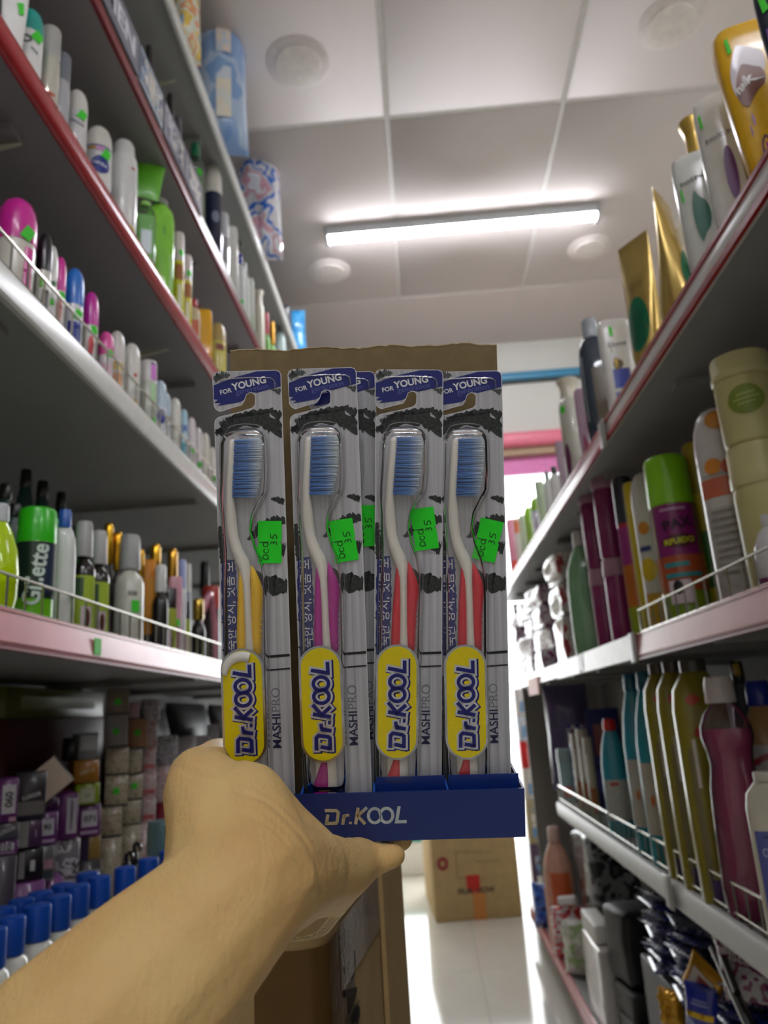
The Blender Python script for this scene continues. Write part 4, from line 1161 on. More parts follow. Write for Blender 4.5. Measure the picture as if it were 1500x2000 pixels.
ro(147, 526, 38, '#dfe3e6', LBL, 'roll-on with a bright blue cap and navy print', [('rect', '#223a9c', .6, .04, .36, 12)], (.44, 26, -25))
ro(179, 572, 30, '#dedbd6', '#cf2aa4', 'roll-on with magenta cap beyond the blue-capped one', [('drop', '#d2343a', .5, .04, .42, 10), ('rect', '#24306a', .2, .1, .2, 10)], (.5, 30))
ro(208, 649, 30, '#e6dde0', '#e254a4', 'roll-on with a rose-pink cap before the cream ones', [('rect', '#e6b8cc', .6, .1, .4, 8)], (.58, 30, -25))
ro(229, 648, 32, '#dfdcd4', '#d5d2cb', 'cream roll-on with gold and peach print behind the rose cap', [('rect', '#d9c06a', .7, .4, .52, 10), ('ell', '#e2a06a', .6, .08, .38, 10)])
ro(257, 672, 36, '#dcdcd4', '#dcdad2', 'plain cream domed roll-on with a red dot', [('ell', '#c8403c', .2, .5, .56, 30), ('ell', '#d8b428', .3, .1, .22, 34)])
G('L3', 290, 708, 34, 'aerosol', 'white roll-on with violet-pink side label', 'deodorant', 'roll_on_deodorant', '#c9cfc2', '#dcd8d6', decals=[('crect', '#e07be0', .34, .72, .93, 38), ('crect', '#3b3f8e', .34, .93, .96, 38), ('rect', '#a9d69a', .3, .42, .66, 36)], sticker=(.14, 36))
ro(313, 744, 26, '#dfe3ea', '#b9cede', 'roll-on with a frosted light-blue cap', [('ell', '#353a9c', .6, .3, .52, 18)], (.1, 10))
ro(324, 768, 20, '#d9dde2', '#b3c6d2', 'roll-on with frosted light-blue cap and brown collar', [('rect', '#a58a66', .9, .5, .55, 0)])
ro(341, 778, 26, '#dad9cf', '#dcdad0', 'ivory roll-on beside the frosted light-blue pair', [('rect', '#a9a596', .9, .5, .515, 0)])
ro(359, 800, 17, '#c4dce6', '#9fc9dc', 'slim aqua roll-on beside the ivory one', [('rect', '#4a62b0', .5, .6, .7, 20), ('rect', '#58b2c6', .6, .1, .4, 10)])
ro(373, 816, 20, '#e2dadc', '#e0d4d6', 'pale pink roll-on beyond the aqua one', st=(.4, 20))
ro(387, 836, 19, '#e2dcdc', '#ddd6d4', 'off-white roll-on beyond the pale pink one', st=(.3, 20))
ro(400, 846, 20, '#dedacc', '#dcd8ca', 'beige roll-on near the end of the railed shelf')
ro(414, 874, 18, '#dedacf', '#dedad0', 'last beige roll-on before the display edge', [('rect', '#3a4aa8', .5, .1, .22, 20)], (.34, 24))
# --- shelf L4 (pink lip with wire rail)
G('L4', 2, 985, 80, 'bulb', 'round lime-yellow bottle behind the wire rail', 'bottle', 'shower_gel', '#b9dc0c', '#c9cdd0', rough=.1)
def gillette(u, v, w, label, sb=0.0):
    return G('L4', u, v, w, 'aerosol', label, 'shaving foam', 'shaving_foam_can', '#6fc41e', '#2fbf12', rough=.2, decals=[('rect', '#0f2a20', .98, .24, .70, 0), ('rect', '#24314c', .34, .27, .685, 36)], group='shaving foam cans', setback=sb)
for (u, v, w, lab) in ((98, 1017, 62, 'green-capped shaving foam can standing behind another like it'), (75, 996, 72, 'green-capped shaving foam can standing before another like it')):
    t, S, h, R = gillette(u, v, w, lab, .04 if u > 90 else 0.0)
    text_on('lettering', S, 'Gillette', h * .50, h * .43, M('#cfe0d6', .4), t, math.radians(2), math.radians(84), .0022, .035)
G('L4', 128, 997, 46, 'flatbottle', 'white bottle with a rounded blue cap beside the shaving foam', 'bottle', 'lotion_bottle', '#d9dbd8', '#2f62b8', asp=.7)
def herbal(u, v, w, label, **kw):
    return G('L4', u, v, w, 'mist', label, 'bottle', 'hair_serum', '#1b1613', '#dcdcda', capclear='#e8e8e6', decals=[('rect', '#a9c43c', .95, .06, .52, 0), ('rect', '#39593a', .4, .34, .5, -18), ('rect', '#e9d9e0', .4, .1, .26, 22), ('ell', '#5a3428', .22, .08, .24, 26)], rough=.1, **kw)
herbal(166, 1020, 46, 'dark serum bottle with frosted cap and lime label, beside white bottle')
herbal(195, 1038, 42, 'dark serum bottle with frosted cap and lime label, before cream spray')
G('L4', 213, 1022, 24, 'pumpcap', 'black bottle with a shiny gold cap behind the serum bottles', 'bottle', 'hair_serum', '#15130f', '#e8b52c', capmetal=.9, caprough=.15, setback=.06)
G('L4', 231, 1040, 22, 'pumpcap', 'gold-capped black bottle beside the cream spray', 'bottle', 'hair_serum', '#15130f', '#e3ad2a', capmetal=.9, caprough=.15, setback=.05)
G('L4', 255, 1046, 54, 'mist', 'tall cream spray bottle with a frosted cap and green sticker', 'bottle', 'hair_spray', '#d5d6c8', '#d4d8d6', capclear='#e2e4e2', decals=[('text', 'SSB', '#6a6f6a', .3, .47, 0, 14)], sticker=(.36, 26, 0))
G('L4', 276, 1073, 16, 'pumpcap', 'small gold-capped amber bottle beside the cream spray', 'bottle', 'hair_oil', '#8a5a10', '#e0a82a', capmetal=.9, caprough=.15, setback=.03)
carton('L4', 293, 1092, 26, 'amber-orange carton standing on the pink-lipped shelf', 'hair_oil_carton', '#d88a0c', setback=.03, dep=.03, yaw=-62, parts=[('r', '#1c1a24', -.5, .5, .0, .22), ('r', '#e39a1a', -.4, .4, .4, .8)])
G('L4', 304, 1063, 26, 'pumpcap', 'bottle with tall gold cap behind the orange carton', 'bottle', 'hair_oil', '#6a4a18', '#e6b02e', capmetal=.9, caprough=.15, setback=.02)
G('L4', 314, 1104, 30, 'mist', 'black bottle with a white two-step cap', 'bottle', 'hair_serum', '#121212', '#d9dcd8')
G('L4', 337, 1072, 26, 'pumpcap', 'bottle with broad gold cap behind the pink tube', 'bottle', 'hair_oil', '#c9c4ae', '#d9a33a', capmetal=.9, caprough=.15, setback=.03)
G('L4', 330, 1150, 30, 'slimcan', 'dark bottle with lime label before the pink tube', 'bottle', 'hair_serum', '#a3b23a', '#17130f', decals=[('ell', '#54332a', .4, .1, .34, 10), ('rect', '#ecd9de', .6, .05, .4, -14)])
G('L4', 343, 1127, 26, 'panel', 'pink squeeze tube with green sticker', 'tube', 'cream_tube', '#d59cab', sticker=(.42, 20))
G('L4', 355, 1094, 16, 'slimcan', 'slim bottle with a lavender cap', 'bottle', 'perfume_bottle', '#dfe0e4', '#8f9cd0', capclear=None)
G('L4', 367, 1102, 12, 'slimcan', 'thin bottle with a pearl cap beside the lavender one', 'bottle', 'perfume_bottle', '#9ea6b4', '#d8d8cc')
G('L4', 361, 1176, 24, 'slimcan', 'dark bottle with lime label after the pink tube', 'bottle', 'hair_serum', '#a7b53c', '#1a1512', decals=[('rect', '#e0d2cc', .5, .05, .4, 6)])
G('L4', 387, 1170, 28, 'pumpcap', 'little black bottle with a rounded brass cap', 'bottle', 'nail_polish', '#101312', '#c9ab4a', capmetal=.9, caprough=.12)
G('L4', 400, 1098, 26, 'mist', 'black pump bottle standing at the back behind the brass cap', 'bottle', 'hair_serum', '#0e0d10', '#121114', setback=.10)
G('L4', 412, 1146, 34, 'jarlid', 'dark jar with red lid next to the display edge', 'jar', 'cream_jar', '#3a2a30', '#c8453c', setback=.06)
# pink curved hair clip
P = on_x(410, 1160, LX - .035)
t = thing('hair_clip', 'rose-pink curved plastic clip hanging over the wire rail', 'hair clip', (P.x, P.y, SH['L4'][1] + .0))
hh = P.z - SH['L4'][1]
tube('clip_band', [(-.01, -.03, hh * .72), (0, -.02, hh * .93), (0, 0, hh), (0, .018, hh * .9), (.004, .03, hh * .6), (.004, .034, .002)], .008, M('#cf8a9c', .2, coat=.4), t)
tube('clip_band', [(-.01, -.03, hh * .7), (-.012, -.04, hh * .6), (-.012, -.04, .002)], .006, M('#c98496', .2, coat=.4), t)
# dark green bottles in the shade at the back
for (u, v, w, lab, st) in ((12, 946, 46, 'dark green shampoo bottle with black cap in the shade, beside clear rail clip', .14), (52, 918, 44, 'black-capped dark bottle at the back, nearer the shelf deck rib', .22),
                           (84, 940, 44, 'dark teal bottle at the back above the shaving foam cans', .20), (120, 962, 40, 'black bottle at the back above the blue cap', .20), (30, 985, 44, 'deep green bottle with pale lettering behind the lime bottle', .09)):
    G('L4', u, v, w, 'duck', lab, 'bottle', 'shampoo_bottle', '#0b3a32' if w != 40 else '#141615', '#0c0d0d', setback=st, decals=([('text', 'bxo', '#a9c8bc', .3, .4, 75, 10)] if w == 44 and v == 985 else ()))
# price sticker left on the pink lip
o = tag(box('lip_sticker', LX + .0102, LX + .0112, on_x(190, 1268, LX + .01).y - .011, on_x(190, 1268, LX + .01).y + .011, SH['L4'][1] - .028, SH['L4'][1] - .004, STICK, None), 'loose green price sticker stuck on the pink shelf lip', 'sticker')

# --- shelf L5: blue-capped white bottles in front, hair-colour boxes behind
BW = M('#d9dbd0', .25, coat=.3)
BC = M('#0d47a5', .35)
proto = None
caps = [(-16, 1812, 52, 0), (22, 1790, 52, 0), (74, 1766, 50, 0), (114, 1748, 47, 0), (151, 1728, 45, 0), (194, 1711, 43, 0), (245, 1693, 42, 0), (290, 1676, 40, 0), (330, 1660, 38, 0),
        (4, 1772, 45, 1), (42, 1755, 46, 1), (79, 1741, 45, 1), (123, 1726, 43, 1), (171, 1704, 41, 1)]
zcap = on_x(74, 1766, LX - .05).z
f_ = (zcap - SH['L5'][1]) / .20
for (u, v, w, rowi) in caps:
    q = on_z(u, v, zcap)
    loc = (q.x, q.y, SH['L5'][1])
    if proto is None:
        proto = thing('blue_capped_bottle', 'white bottle with blue screw cap in the row along the lower shelf edge', 'bottle', loc, math.atan2(-1.0, .5), 'blue-capped white bottles')
        S = Surf([(a_ * f_, b_ * .70, c_ * .74, d_) for a_, b_, c_, d_ in [(0, .026, .030, 4), (.004, .029, .033, 4), (.135, .029, .033, 4), (.150, .027, .031, 3.4), (.158, .024, .028, 2.4), (.162, .021, .021, 2), (.166, .021, .021, 2)]])
        pb = S.build('bottle_body', BW, proto)
        pc = Surf([(a_ * f_, b_ * 1.0, c_ * 1.0) for a_, b_, c_ in [(.163, .0168, .0168), (.165, .0175, .0175), (.196, .0172, .0172), (.199, .0165, .0165), (.20, .014, .014)]]).build('cap', BC, proto)
    else:
        c = proto.copy(); COL.objects.link(c); c.location = loc
        if rowi: c['label'] = 'white bottle with blue screw cap in the second row, against the purple boxes'
        for ch in (pb, pc):
            q = ch.copy(); COL.objects.link(q); q.parent = c
# --- stacked cartons on the lower shelf (behind the blue-capped bottles)
BASEZ = SH['L5'][1]
PUR, DKP, GRY, BLK = '#6b2670', '#3b1440', '#55545a', '#1b1a1e'
def column(items, X, yaw=-58, dep=.09, base=None):
    """items: (u, vtop, vbottom, wpx, colour, label, parts); lowest first; each rests on the one below"""
    z = base if base is not None else BASEZ
    for (u, vt, vb, wpx, col, label, parts) in items:
        P = on_x(u, vt, X); k = depth_of(P) / FPX
        w = wpx * k; top = max(P.z, z + .02)
        t = thing('carton', label, 'box', (P.x, P.y, z), math.radians(yaw))
        box('carton_body', -dep, 0, -w / 2, w / 2, 0, top - z - .0005, M(col, .35, coat=.2) if isinstance(col, str) else col, t, bevel=.0014, seg=1)
        h = top - z - .0005
        for q in parts:
            if q[0] == 'r':
                _, c, ya, yb, za, zb_ = q
                box('print', -.0002, .0006, ya * w, yb * w, za * h, zb_ * h, M(c, .35) if isinstance(c, str) else c, t)
            elif q[0] == 't':
                _, s_, c, wf, yc, zc, rot = q
                text_flat('lettering', s_, wf * w, lambda x, y: (.0012, yc * w + x, zc * h + y), M(c, .4), t, rot=math.radians(rot), bold=.03)
            elif q[0] == 'st':
                sz = min(.013, w * .36)
                box('price_sticker', .0006, .0013, q[1] * w - sz / 2, q[1] * w + sz / 2, q[2] * h - sz / 2, q[2] * h + sz / 2, STICK, t)
        z = top
    return z
def tagbox(n, rot=0): return [('r', '#cfcdd2', -.36, .36, .3, .8), ('t', n, '#26242a', .5 if rot == 0 else .42, 0, .55, rot), ('r', '#b9a0ba', -.4, .4, .08, .18)]
XC = LX - .16
column([(2, 1672, 1760, 56, '#4a4350', 'dark grey hair-colour box at the foot of the first purple stack', []),
        (8, 1668, 1725, 48, PUR, 'purple hair-colour box with code 010, under the grey one', tagbox('010')),
        (10, 1607, 1668, 50, GRY, 'grey hair-colour box with slanted pale lettering between two purple ones', [('t', 'LUXOR', '#c9c9c9', .7, .05, .55, 18)]),
        (12, 1520, 1605, 46, PUR, 'purple hair-colour box with code 060 standing on the grey one', [('r', '#d2d0d4', -.1, .42, .2, .85), ('t', '060', '#2a282e', .62, .16, .52, 90), ('r', '#cfa0b4', .2, .45, .02, .12)])], XC)
column([(52, 1724, 1760, 66, '#7d3f84', 'low plum hair-colour box lying under the black oval one', [('t', 'LUXOR', '#d9cdd9', .6, 0, .5, 12)]),
        (62, 1655, 1722, 46, BLK, 'black hair-colour box with pale floral emblem', [('r', '#8e8d8a', -.48, -.24, .1, .9), ('r', '#c9c9c6', -.02, .16, .3, .62)]),
        (60, 1600, 1655, 46, '#4b2c50', 'two-tone grey and plum box under the plain black carton', [('r', '#8f9089', -.5, -.05, .05, .95), ('t', 'Luxor', '#bfb0bf', .3, .22, .5, 90)]),
        (62, 1508, 1590, 56, '#343236', 'black carton with pale lettering under the tilted black box', [('t', 'LUXOR', '#cfcfcf', .6, .05, .5, 12), ('r', '#6d6a68', -.45, .45, .1, .38)])], XC + .012)
column([(100, 1715, 1760, 44, '#7f4284', 'plum box with white lettering just above the blue caps', [('t', 'LUXOR', '#e0d5e0', .7, 0, .5, 12)]),
        (86, 1652, 1715, 40, '#6d6e6a', 'grey-green carton with pink band under the code ninety box', [('r', '#b98f98', -.4, .45, .35, .6), ('r', '#3e4c4a', -.4, .45, .1, .3)]),
        (90, 1586, 1650, 44, PUR, 'purple hair-colour box with code ninety, beside the black floral one', tagbox('090')),
        (94, 1560, 1586, 40, DKP, 'dark plum box wedged on top of the code ninety box', [])], XC + .004)
column([(134, 1712, 1750, 40, '#8c8690', 'grey label box behind the blue caps', [('r', '#d5d3d6', -.4, .4, .2, .8), ('t', '070', '#2a282e', .5, 0, .5, 0)]),
        (133, 1638, 1710, 44, patchy(['#8f8d92', '#d6d5d8', '#6a686c', '#b9b8bc'], 40, .12, 'noise', bump=.5), 'crumpled silver-wrapped box beside the black floral one', []),
        (132, 1550, 1632, 42, PUR, 'purple hair-colour box with a tall white side label', [('r', '#cfcdd2', .0, .44, .12, .9), ('r', '#77757c', .16, .26, .2, .82)])], XC - .004)
column([(175, 1680, 1720, 44, '#2a282a', 'black box with silver rim at the foot of the lime stack', [('r', '#b9b9b4', -.45, .45, .78, .92)]),
        (178, 1632, 1680, 36, '#9a7a3a', 'gold and dark box under a purple one', [('r', '#2c1c40', -.5, -.1, 0, 1)]),
        (176, 1570, 1632, 40, PUR, 'purple hair-colour box between the gold-dark and lime boxes', tagbox('071')),
        (172, 1528, 1570, 44, '#8fa81e', 'lime hair-colour box with pale window', [('r', '#bfc4a4', -.3, .3, .1, .75), ('t', '77', '#5a6048', .2, 0, .4, 0)]),
        (170, 1484, 1528, 46, '#a8701e', 'orange-brown box with pale lettering above the lime one', [('t', 'LUXOR', '#d9c8a4', .6, .05, .5, 10)]),
        (174, 1430, 1484, 36, '#8d8f8e', 'silver-grey box on top of the orange-brown one', [('r', '#c4c8c8', -.4, .4, .35, .9)])], XC - .01)
zt = column([(150, 1440, 1484, 30, '#2e2f30', 'dark grey box behind the tilted black carton', [])], XC - .05, base=on_x(170, 1484, XC - .05).z)
# tilted black carton resting on the stacks
P = on_x(112, 1452, XC + .03)
t = thing('carton', 'black carton lying tilted on edge with a plain beige end', 'box', (P.x, P.y + .01, P.z - .078), math.radians(-62))
t.rotation_euler = (math.radians(38), 0, math.radians(-64))
bx = box('carton_body', -.10, 0, -.03, .03, 0, .052, M('#26282a', .35), t, bevel=.001, seg=1)
box('end_panel', 0, .0008, -.029, .029, .001, .051, M('#cdb9a4', .6), t)
for dx_ in (-.075, -.055, -.035): box('print_bar', dx_ - .005, dx_ + .005, -.0306, -.0299, .010, .042, M('#9a9d9a', .5), t)
# long dark boxes at the back
P = on_x(100, 1346, LX - .30); k = depth_of(P) / FPX
for (v0, v1, col, lab) in ((1402, 1480, '#4a0f18', 'long dark red box at the back of the lower shelf'), (1345, 1402, '#5a5a10', 'long olive box on top of the dark red one')):
    a = on_x(15, v0, LX - .30); b_ = on_x(203, v0, LX - .30)
    zt_, zb_ = on_x(110, v0, LX - .30).z, on_x(110, v1, LX - .30).z
    if col == '#4a0f18': zb_ = BASEZ
    o = thing('long_box', lab, 'box', (LX - .30, a.y, zb_))
    box('carton_body', -.09, 0, 0, b_.y - a.y, 0, zt_ - zb_ - .001, M(col, .4), o, bevel=.002, seg=1)
    box('print', 0, .0006, .05, (b_.y - a.y) - .05, .3 * (zt_ - zb_), .7 * (zt_ - zb_), M('#6b2028' if col == '#4a0f18' else '#73731c', .4), o)
# pale patterned cartons
PALE = patchy(['#b9ad94', '#c9c0ac', '#a4966f', '#d4cdbd', '#b4a688'], 70, .3, 'noise', coat=.4)
PALEP = patchy(['#d9c4c6', '#e4d8d8', '#cf9a9e', '#d8d0d2'], 60, .25, 'noise', coat=.5)
PALES = patchy(['#a9a8b0', '#c9c8d0', '#85848c', '#d6d6dc'], 50, .15, 'noise', coat=.5, bump=.2)
nm = ['lowest', 'second', 'third', 'fourth', 'fifth', 'topmost']
cF = [(216, 1635, 1690, 42), (217, 1578, 1635, 42), (228, 1514, 1574, 42), (229, 1460, 1514, 42), (228, 1396, 1458, 42), (231, 1345, 1392, 42)]
cG = [(256, 1612, 1662, 34), (258, 1564, 1612, 34), (263, 1512, 1562, 30), (263, 1464, 1510, 28), (269, 1404, 1460, 36), (262, 1370, 1402, 20)]
cH = [(283, 1608, 1655, 22), (291, 1556, 1606, 26), (292, 1506, 1556, 26), (292, 1458, 1504, 24), (295, 1410, 1456, 22), (296, 1365, 1410, 32)]
RIM = [('r', '#3f3d38', -.5, .5, .0, .07)]
column([(u, a, b_, w, ([PALE] * 4 + ['#a9a3a6', '#8f8070'])[i], f'beige patterned carton, {nm[i]} in the stack beside the lime box', RIM + ([('st', 0, .5)] if i in (0, 2, 4, 5) else [])) for i, (u, a, b_, w) in enumerate(cF)], XC - .03, -66, .08)
column([(u, a, b_, w, ([PALE] * 4 + ['#b98a68', '#c9a4b0'])[i], f'beige carton, {nm[i]} in the narrower stack next to beige patterned ones', RIM + ([('st', 0, .55)] if i in (0, 2, 4) else [])) for i, (u, a, b_, w) in enumerate(cG)], XC - .035, -66, .08)
column([(u, a, b_, w, [PALEP, PALEP, PALEP, PALEP, PALEP, PALES][i], f'pale pink wrapped carton, {nm[i]} in the stack beside the narrow beige stack', [('r', '#c96a70', -.4, .4, .1, .3)] if i in (1, 2, 3) else []) for i, (u, a, b_, w) in enumerate(cH)], XC - .04, -66, .07)
zI = column([(322, 1566, 1640, 30, '#a01f3c', 'crimson pack with green sticker under the silver-white boxes', [('st', .1, .8)]),
             (321, 1496, 1560, 34, PALEP, 'white-pink box below the clear silver one', []), (326, 1436, 1494, 40, PALES, 'clear silver box on top of the white-pink one', [])], XC - .045, -66, .07)
for (u, v, w, lab) in ((366, 1438, 34, 'small white box, first in the row behind the thumb'), (396, 1436, 26, 'small white box, second in the row behind the thumb'), (418, 1414, 18, 'leaning white card box behind the thumb')):
    column([(u, v, v + 80, w, '#d5d0d6', lab, [('r', '#c9a0a8', -.1, .1, .2, .6)])], XC - .06, -66, .06)
# tub and black pump bottles among the cartons
P = on_x(318, 1604, LX - .10)
goods('L5', 318, 1602, 58, 'jarlid', 'cream tub with a teal-grey lid behind the hand', 'tub', 'cream_tub', '#cfcfb8', '#5f8088', setback=.07, caprough=.4)
for (u, v, w, lab) in ((246, 1668, 34, 'black bottle with a shiny curved pump behind the blue caps'), (262, 1650, 32, 'black pump bottle, taller of the two behind the blue caps'), (340, 1640, 40, 'black round bottle beside the cream tub')):
    t, S, h, R = goods('L5', u, v + 16, w, 'duck', lab, 'bottle', 'pump_bottle', '#121314', '#0e0e10', setback=.085, caprough=.1)
    if u < 300: tube('pump_spout', [(0, 0, h), (0, 0, h + .012), (.006, .004, h + .018), (.022, .010, h + .016), (.028, .012, h + .009)], .004, M('#141416', .08, coat=.6), t)

# ------------------------------------------------------------------ cardboard boxes in the aisle
KRAFT = M('#b89c6c', .75, var=.07, scale=25)
KRAFTD = M('#8d7047', .75, var=.07, scale=25)
P0 = on_y(852, 1803, 4.14)
pa = on_z(852, 1803, 0.0); pb_ = on_z(1022, 1790, 0.0)
ang = math.atan2(pb_.y - pa.y, pb_.x - pa.x)
fw = (pb_ - pa).length
t = thing('cardboard_box', 'closed brown cardboard box with orange tape standing on the tiled floor', 'box', (pa.x, pa.y, 0), ang)
box('carton_body', 0, fw, 0, .62, 0, .48, KRAFT, t, bevel=.004)
kx = fw / 170
def fb(u, v): return ((u - 852) * kx, .0)
def fz(v, u): return max(0, (1803 - 13 * (u - 852) / 170 - v)) * kx
def fr(n, u0, v0, u1, v1, m, d=.0015): box(n, (u0 - 852) * kx, (u1 - 852) * kx, -d, .0, fz(v1, (u0 + u1) / 2), fz(v0, (u0 + u1) / 2), m, t)
fr('orange_tape', 927, 1748, 952, 1803, M('#c8813a', .3, coat=.3), .001)
fr('red_tape', 917, 1717, 943, 1748, M('#c8201c', .3, coat=.3), .002)
text_flat('stamped_lettering', 'FILM  HOW', 72 * kx, lambda x, y: ((936 - 852) * kx + x, -.0026, fz(1744, 936) + y), M('#4f4334', .6), t, bold=.05)
patch_l = [dict(p=[(c[0], c[1]) for c in arc(0, 0, 8 * kx, 9 * kx, 0, 360, 16)], w=7 * kx)]
strokes('red_seal', patch_l, .01, lambda x, y: ((873 - 852) * kx + x, -.001, fz(1697, 873) + y), M('#8f2a2a', .6), t)
strokes('print_frame', [[(900, 1675), (900, 1722), (955, 1722)], [(900, 1675), (968, 1675)], [(940, 1692), (985, 1690)]], 1.6, lambda x, y: ((x - 852) * kx, -.0008, fz(y, x)), M('#86714e', .7), t)
box('carton_seam', .002, fw - .002, .30, .304, .4795, .4805, KRAFTD, t)
# white carton with teal lid further back
q = on_z(800, 1720, 0.0)
t = thing('storage_bin', 'white storage bin with teal lid on the floor beyond the brown box', 'bin', (q.x, q.y + .15, 0))
box('bin_body', -.3, .3, 0, .35, 0, .20, M('#d9d9d4', .5), t, bevel=.01); box('lid', -.31, .31, -.01, .36, .201, .24, M('#27a39a', .4), t, bevel=.01)

# open double-wall box close to the camera, below the hand
ZR = HC - .155
c0 = on_z(580, 1832, ZR); c1 = on_z(628, 1838, ZR); c2 = on_z(737, 1702, ZR)
t = thing('cardboard_box', 'open double-wall cardboard box with cut rim standing under the hand', 'box', (c1.x, c1.y, 0))
dirR = Vector((c2.x - c1.x, c2.y - c1.y, 0)); Lr = dirR.length; dR = dirR.normalized()
dL = Vector((-dR.y, dR.x, 0))
hB = ZR
TH_ = .0085
def wall_loop(pts, z0, z1, th, name, mat, lidmat=None):
    """thin upright wall following a plan polyline"""
    V = []; Fc = []
    n = len(pts)
    for (x, y), (nx_, ny_) in pts:
        V += [(x, y, z0), (x + nx_ * th, y + ny_ * th, z0), (x, y, z1), (x + nx_ * th, y + ny_ * th, z1)]
    for i in range(n - 1):
        a, b_ = 4 * i, 4 * i + 4
        Fc += [(a, b_, b_ + 2, a + 2), (b_ + 1, a + 1, a + 3, b_ + 3), (a + 2, b_ + 2, b_ + 3, a + 3), (a, a + 1, b_ + 1, b_)]
    Fc += [(0, 2, 3, 1), (4 * n - 4, 4 * n - 3, 4 * n - 1, 4 * n - 2)]
    return mesh(name, V, Fc, mat, t, sharp=.5)
# plan of the rim: front wall comes in from the side, rounded corner, then the long wall running away
r_ = .022
plan = []
WB = .11
def add_pt(p, nrm): plan.append(((p.x, p.y), (nrm.x, nrm.y)))
A = dL * WB - dR * .0
for i in range(7):
    p = dL * (WB - (WB - r_) * i / 6); add_pt(p, dR)
for i in range(1, 8):
    a = math.pi / 2 * i / 7
    p = dL * r_ * (1 - math.sin(a)) + dR * r_ * (1 - math.cos(a)); nrm = dR * math.cos(a) + dL * math.sin(a); add_pt(p, nrm)
for i in range(1, 9):
    p = dR * (r_ + (Lr - r_) * i / 8); add_pt(p, dL)
wall_loop(plan, 0, hB, TH_, 'side_walls', KRAFT)
# corrugated filling showing on the cut rim
V = []; Fc = []
acc = 0; cen = [(Vector((p[0], p[1], 0)) + Vector((n_[0], n_[1], 0)) * TH_ / 2) for p, n_ in plan]
nrm = [Vector((n_[0], n_[1], 0)) for p, n_ in plan]
for layer in (-.28, .28):
    path = []
    s_tot = 0
    for i in range(len(cen) - 1):
        L_ = (cen[i + 1] - cen[i]).length; m_ = max(2, int(L_ / .0009))
        for j in range(m_):
            f_ = j / m_; s_tot += L_ / m_
            p = cen[i].lerp(cen[i + 1], f_) + nrm[i].lerp(nrm[i + 1], f_) * (TH_ * (layer + .2 * math.sin(s_tot / .0062 * 2 * math.pi)))
            path.append((p.x, p.y, hB + .0006))
    tube_vf(path, .00045, 4, V, Fc)
mesh('corrugated_rim', V, Fc, M('#d8c79a', .8), t)
for k_ in (0.0, 1.0):
    V, Fc = tube_vf([((c_ + n_ * TH_ * (k_ - .5)).x, (c_ + n_ * TH_ * (k_ - .5)).y, hB + .0004) for c_, n_ in zip(cen, nrm)], .0008, 4)
    mesh('rim_liner', V, Fc, M('#cdbb8c', .8), t)
# far wall and hidden wall
back = []
for i in range(5):
    p = dR * Lr + dL * (WB * i / 4); back.append(((p.x, p.y), (-dR.x, -dR.y)))
wall_loop(back, 0, hB, TH_, 'side_walls', KRAFT)
hid = []
for i in range(5):
    p = dL * WB + dR * (Lr * i / 4); hid.append(((p.x, p.y), (-dL.x, -dL.y)))
wall_loop(hid, 0, hB, TH_, 'side_walls', KRAFT)
# raised flap beyond the rim
fl = []
for i in range(5):
    p = dR * (Lr + .004 + .10 * i / 4) + dL * (-.004 - .006 * i / 4); fl.append(((p.x, p.y), (dL.x, dL.y)))
wall_loop(fl, .2, hB + .03, .005, 'flap', M('#b59a6a', .75, var=.06))
# clear tape and lettering on the long wall
def onwall(s, z, off=.0008): p = dR * s - dL * off; return (p.x, p.y, z)
def wallquad(name, s0, s1, z0, z1, mat, off=.0008, wav=0.0):
    n = 12; V = []; Fc = []
    for i in range(n + 1):
        s = s0 + (s1 - s0) * i / n
        for z in (z0, z1): V.append(onwall(s, z, off + wav * abs(math.sin(i * 2.3))))
    for i in range(n): Fc.append((2 * i, 2 * i + 2, 2 * i + 3, 2 * i + 1))
    return mesh(name, V, Fc, mat, t)
wallquad('clear_tape', Lr * .22, Lr * .97, hB - .05, hB - .002, film('#cdbb9a', .35, .22, 1.35, '#e6d8b8', wrinkle=.5, wscale=260), .0012, .0008)
tb = [((p[0] - n_[0] * .0008, p[1] - n_[1] * .0008), n_) for p, n_ in plan[4:17]]
V = []; Fc = []
for (x, y), n_ in tb: V += [(x, y, hB - .072), (x, y, hB - .006)]
for i in range(len(tb) - 1): Fc.append((2 * i, 2 * i + 2, 2 * i + 3, 2 * i + 1))
mesh('brown_tape', V, Fc, film('#8a6a3c', .6, .25, 1.35, '#b08a55', wrinkle=.3), t)
def wall_px(u, v):
    d = ray(u, v); q = c1 - EYE
    return (d * (q.dot(dL) / d.dot(dL)) + EYE) - Vector((c1.x, c1.y, 0))
wp = wall_px(683, 1955); wp2 = wall_px(690, 2035)
text_flat('lettering', 'PAP', .062, lambda x, y: onwall(wp.dot(dR) + y * 1.7, wp.z - x, .0016), M('#2e2a24', .6), t, rot=math.radians(0), bold=.02)
text_flat('lettering', 'ĐẠI', .05, lambda x, y: onwall(wp2.dot(dR) + y * 1.7, wp2.z - x, .0016), M('#2e2a24', .6), t, rot=math.radians(0), bold=.02)
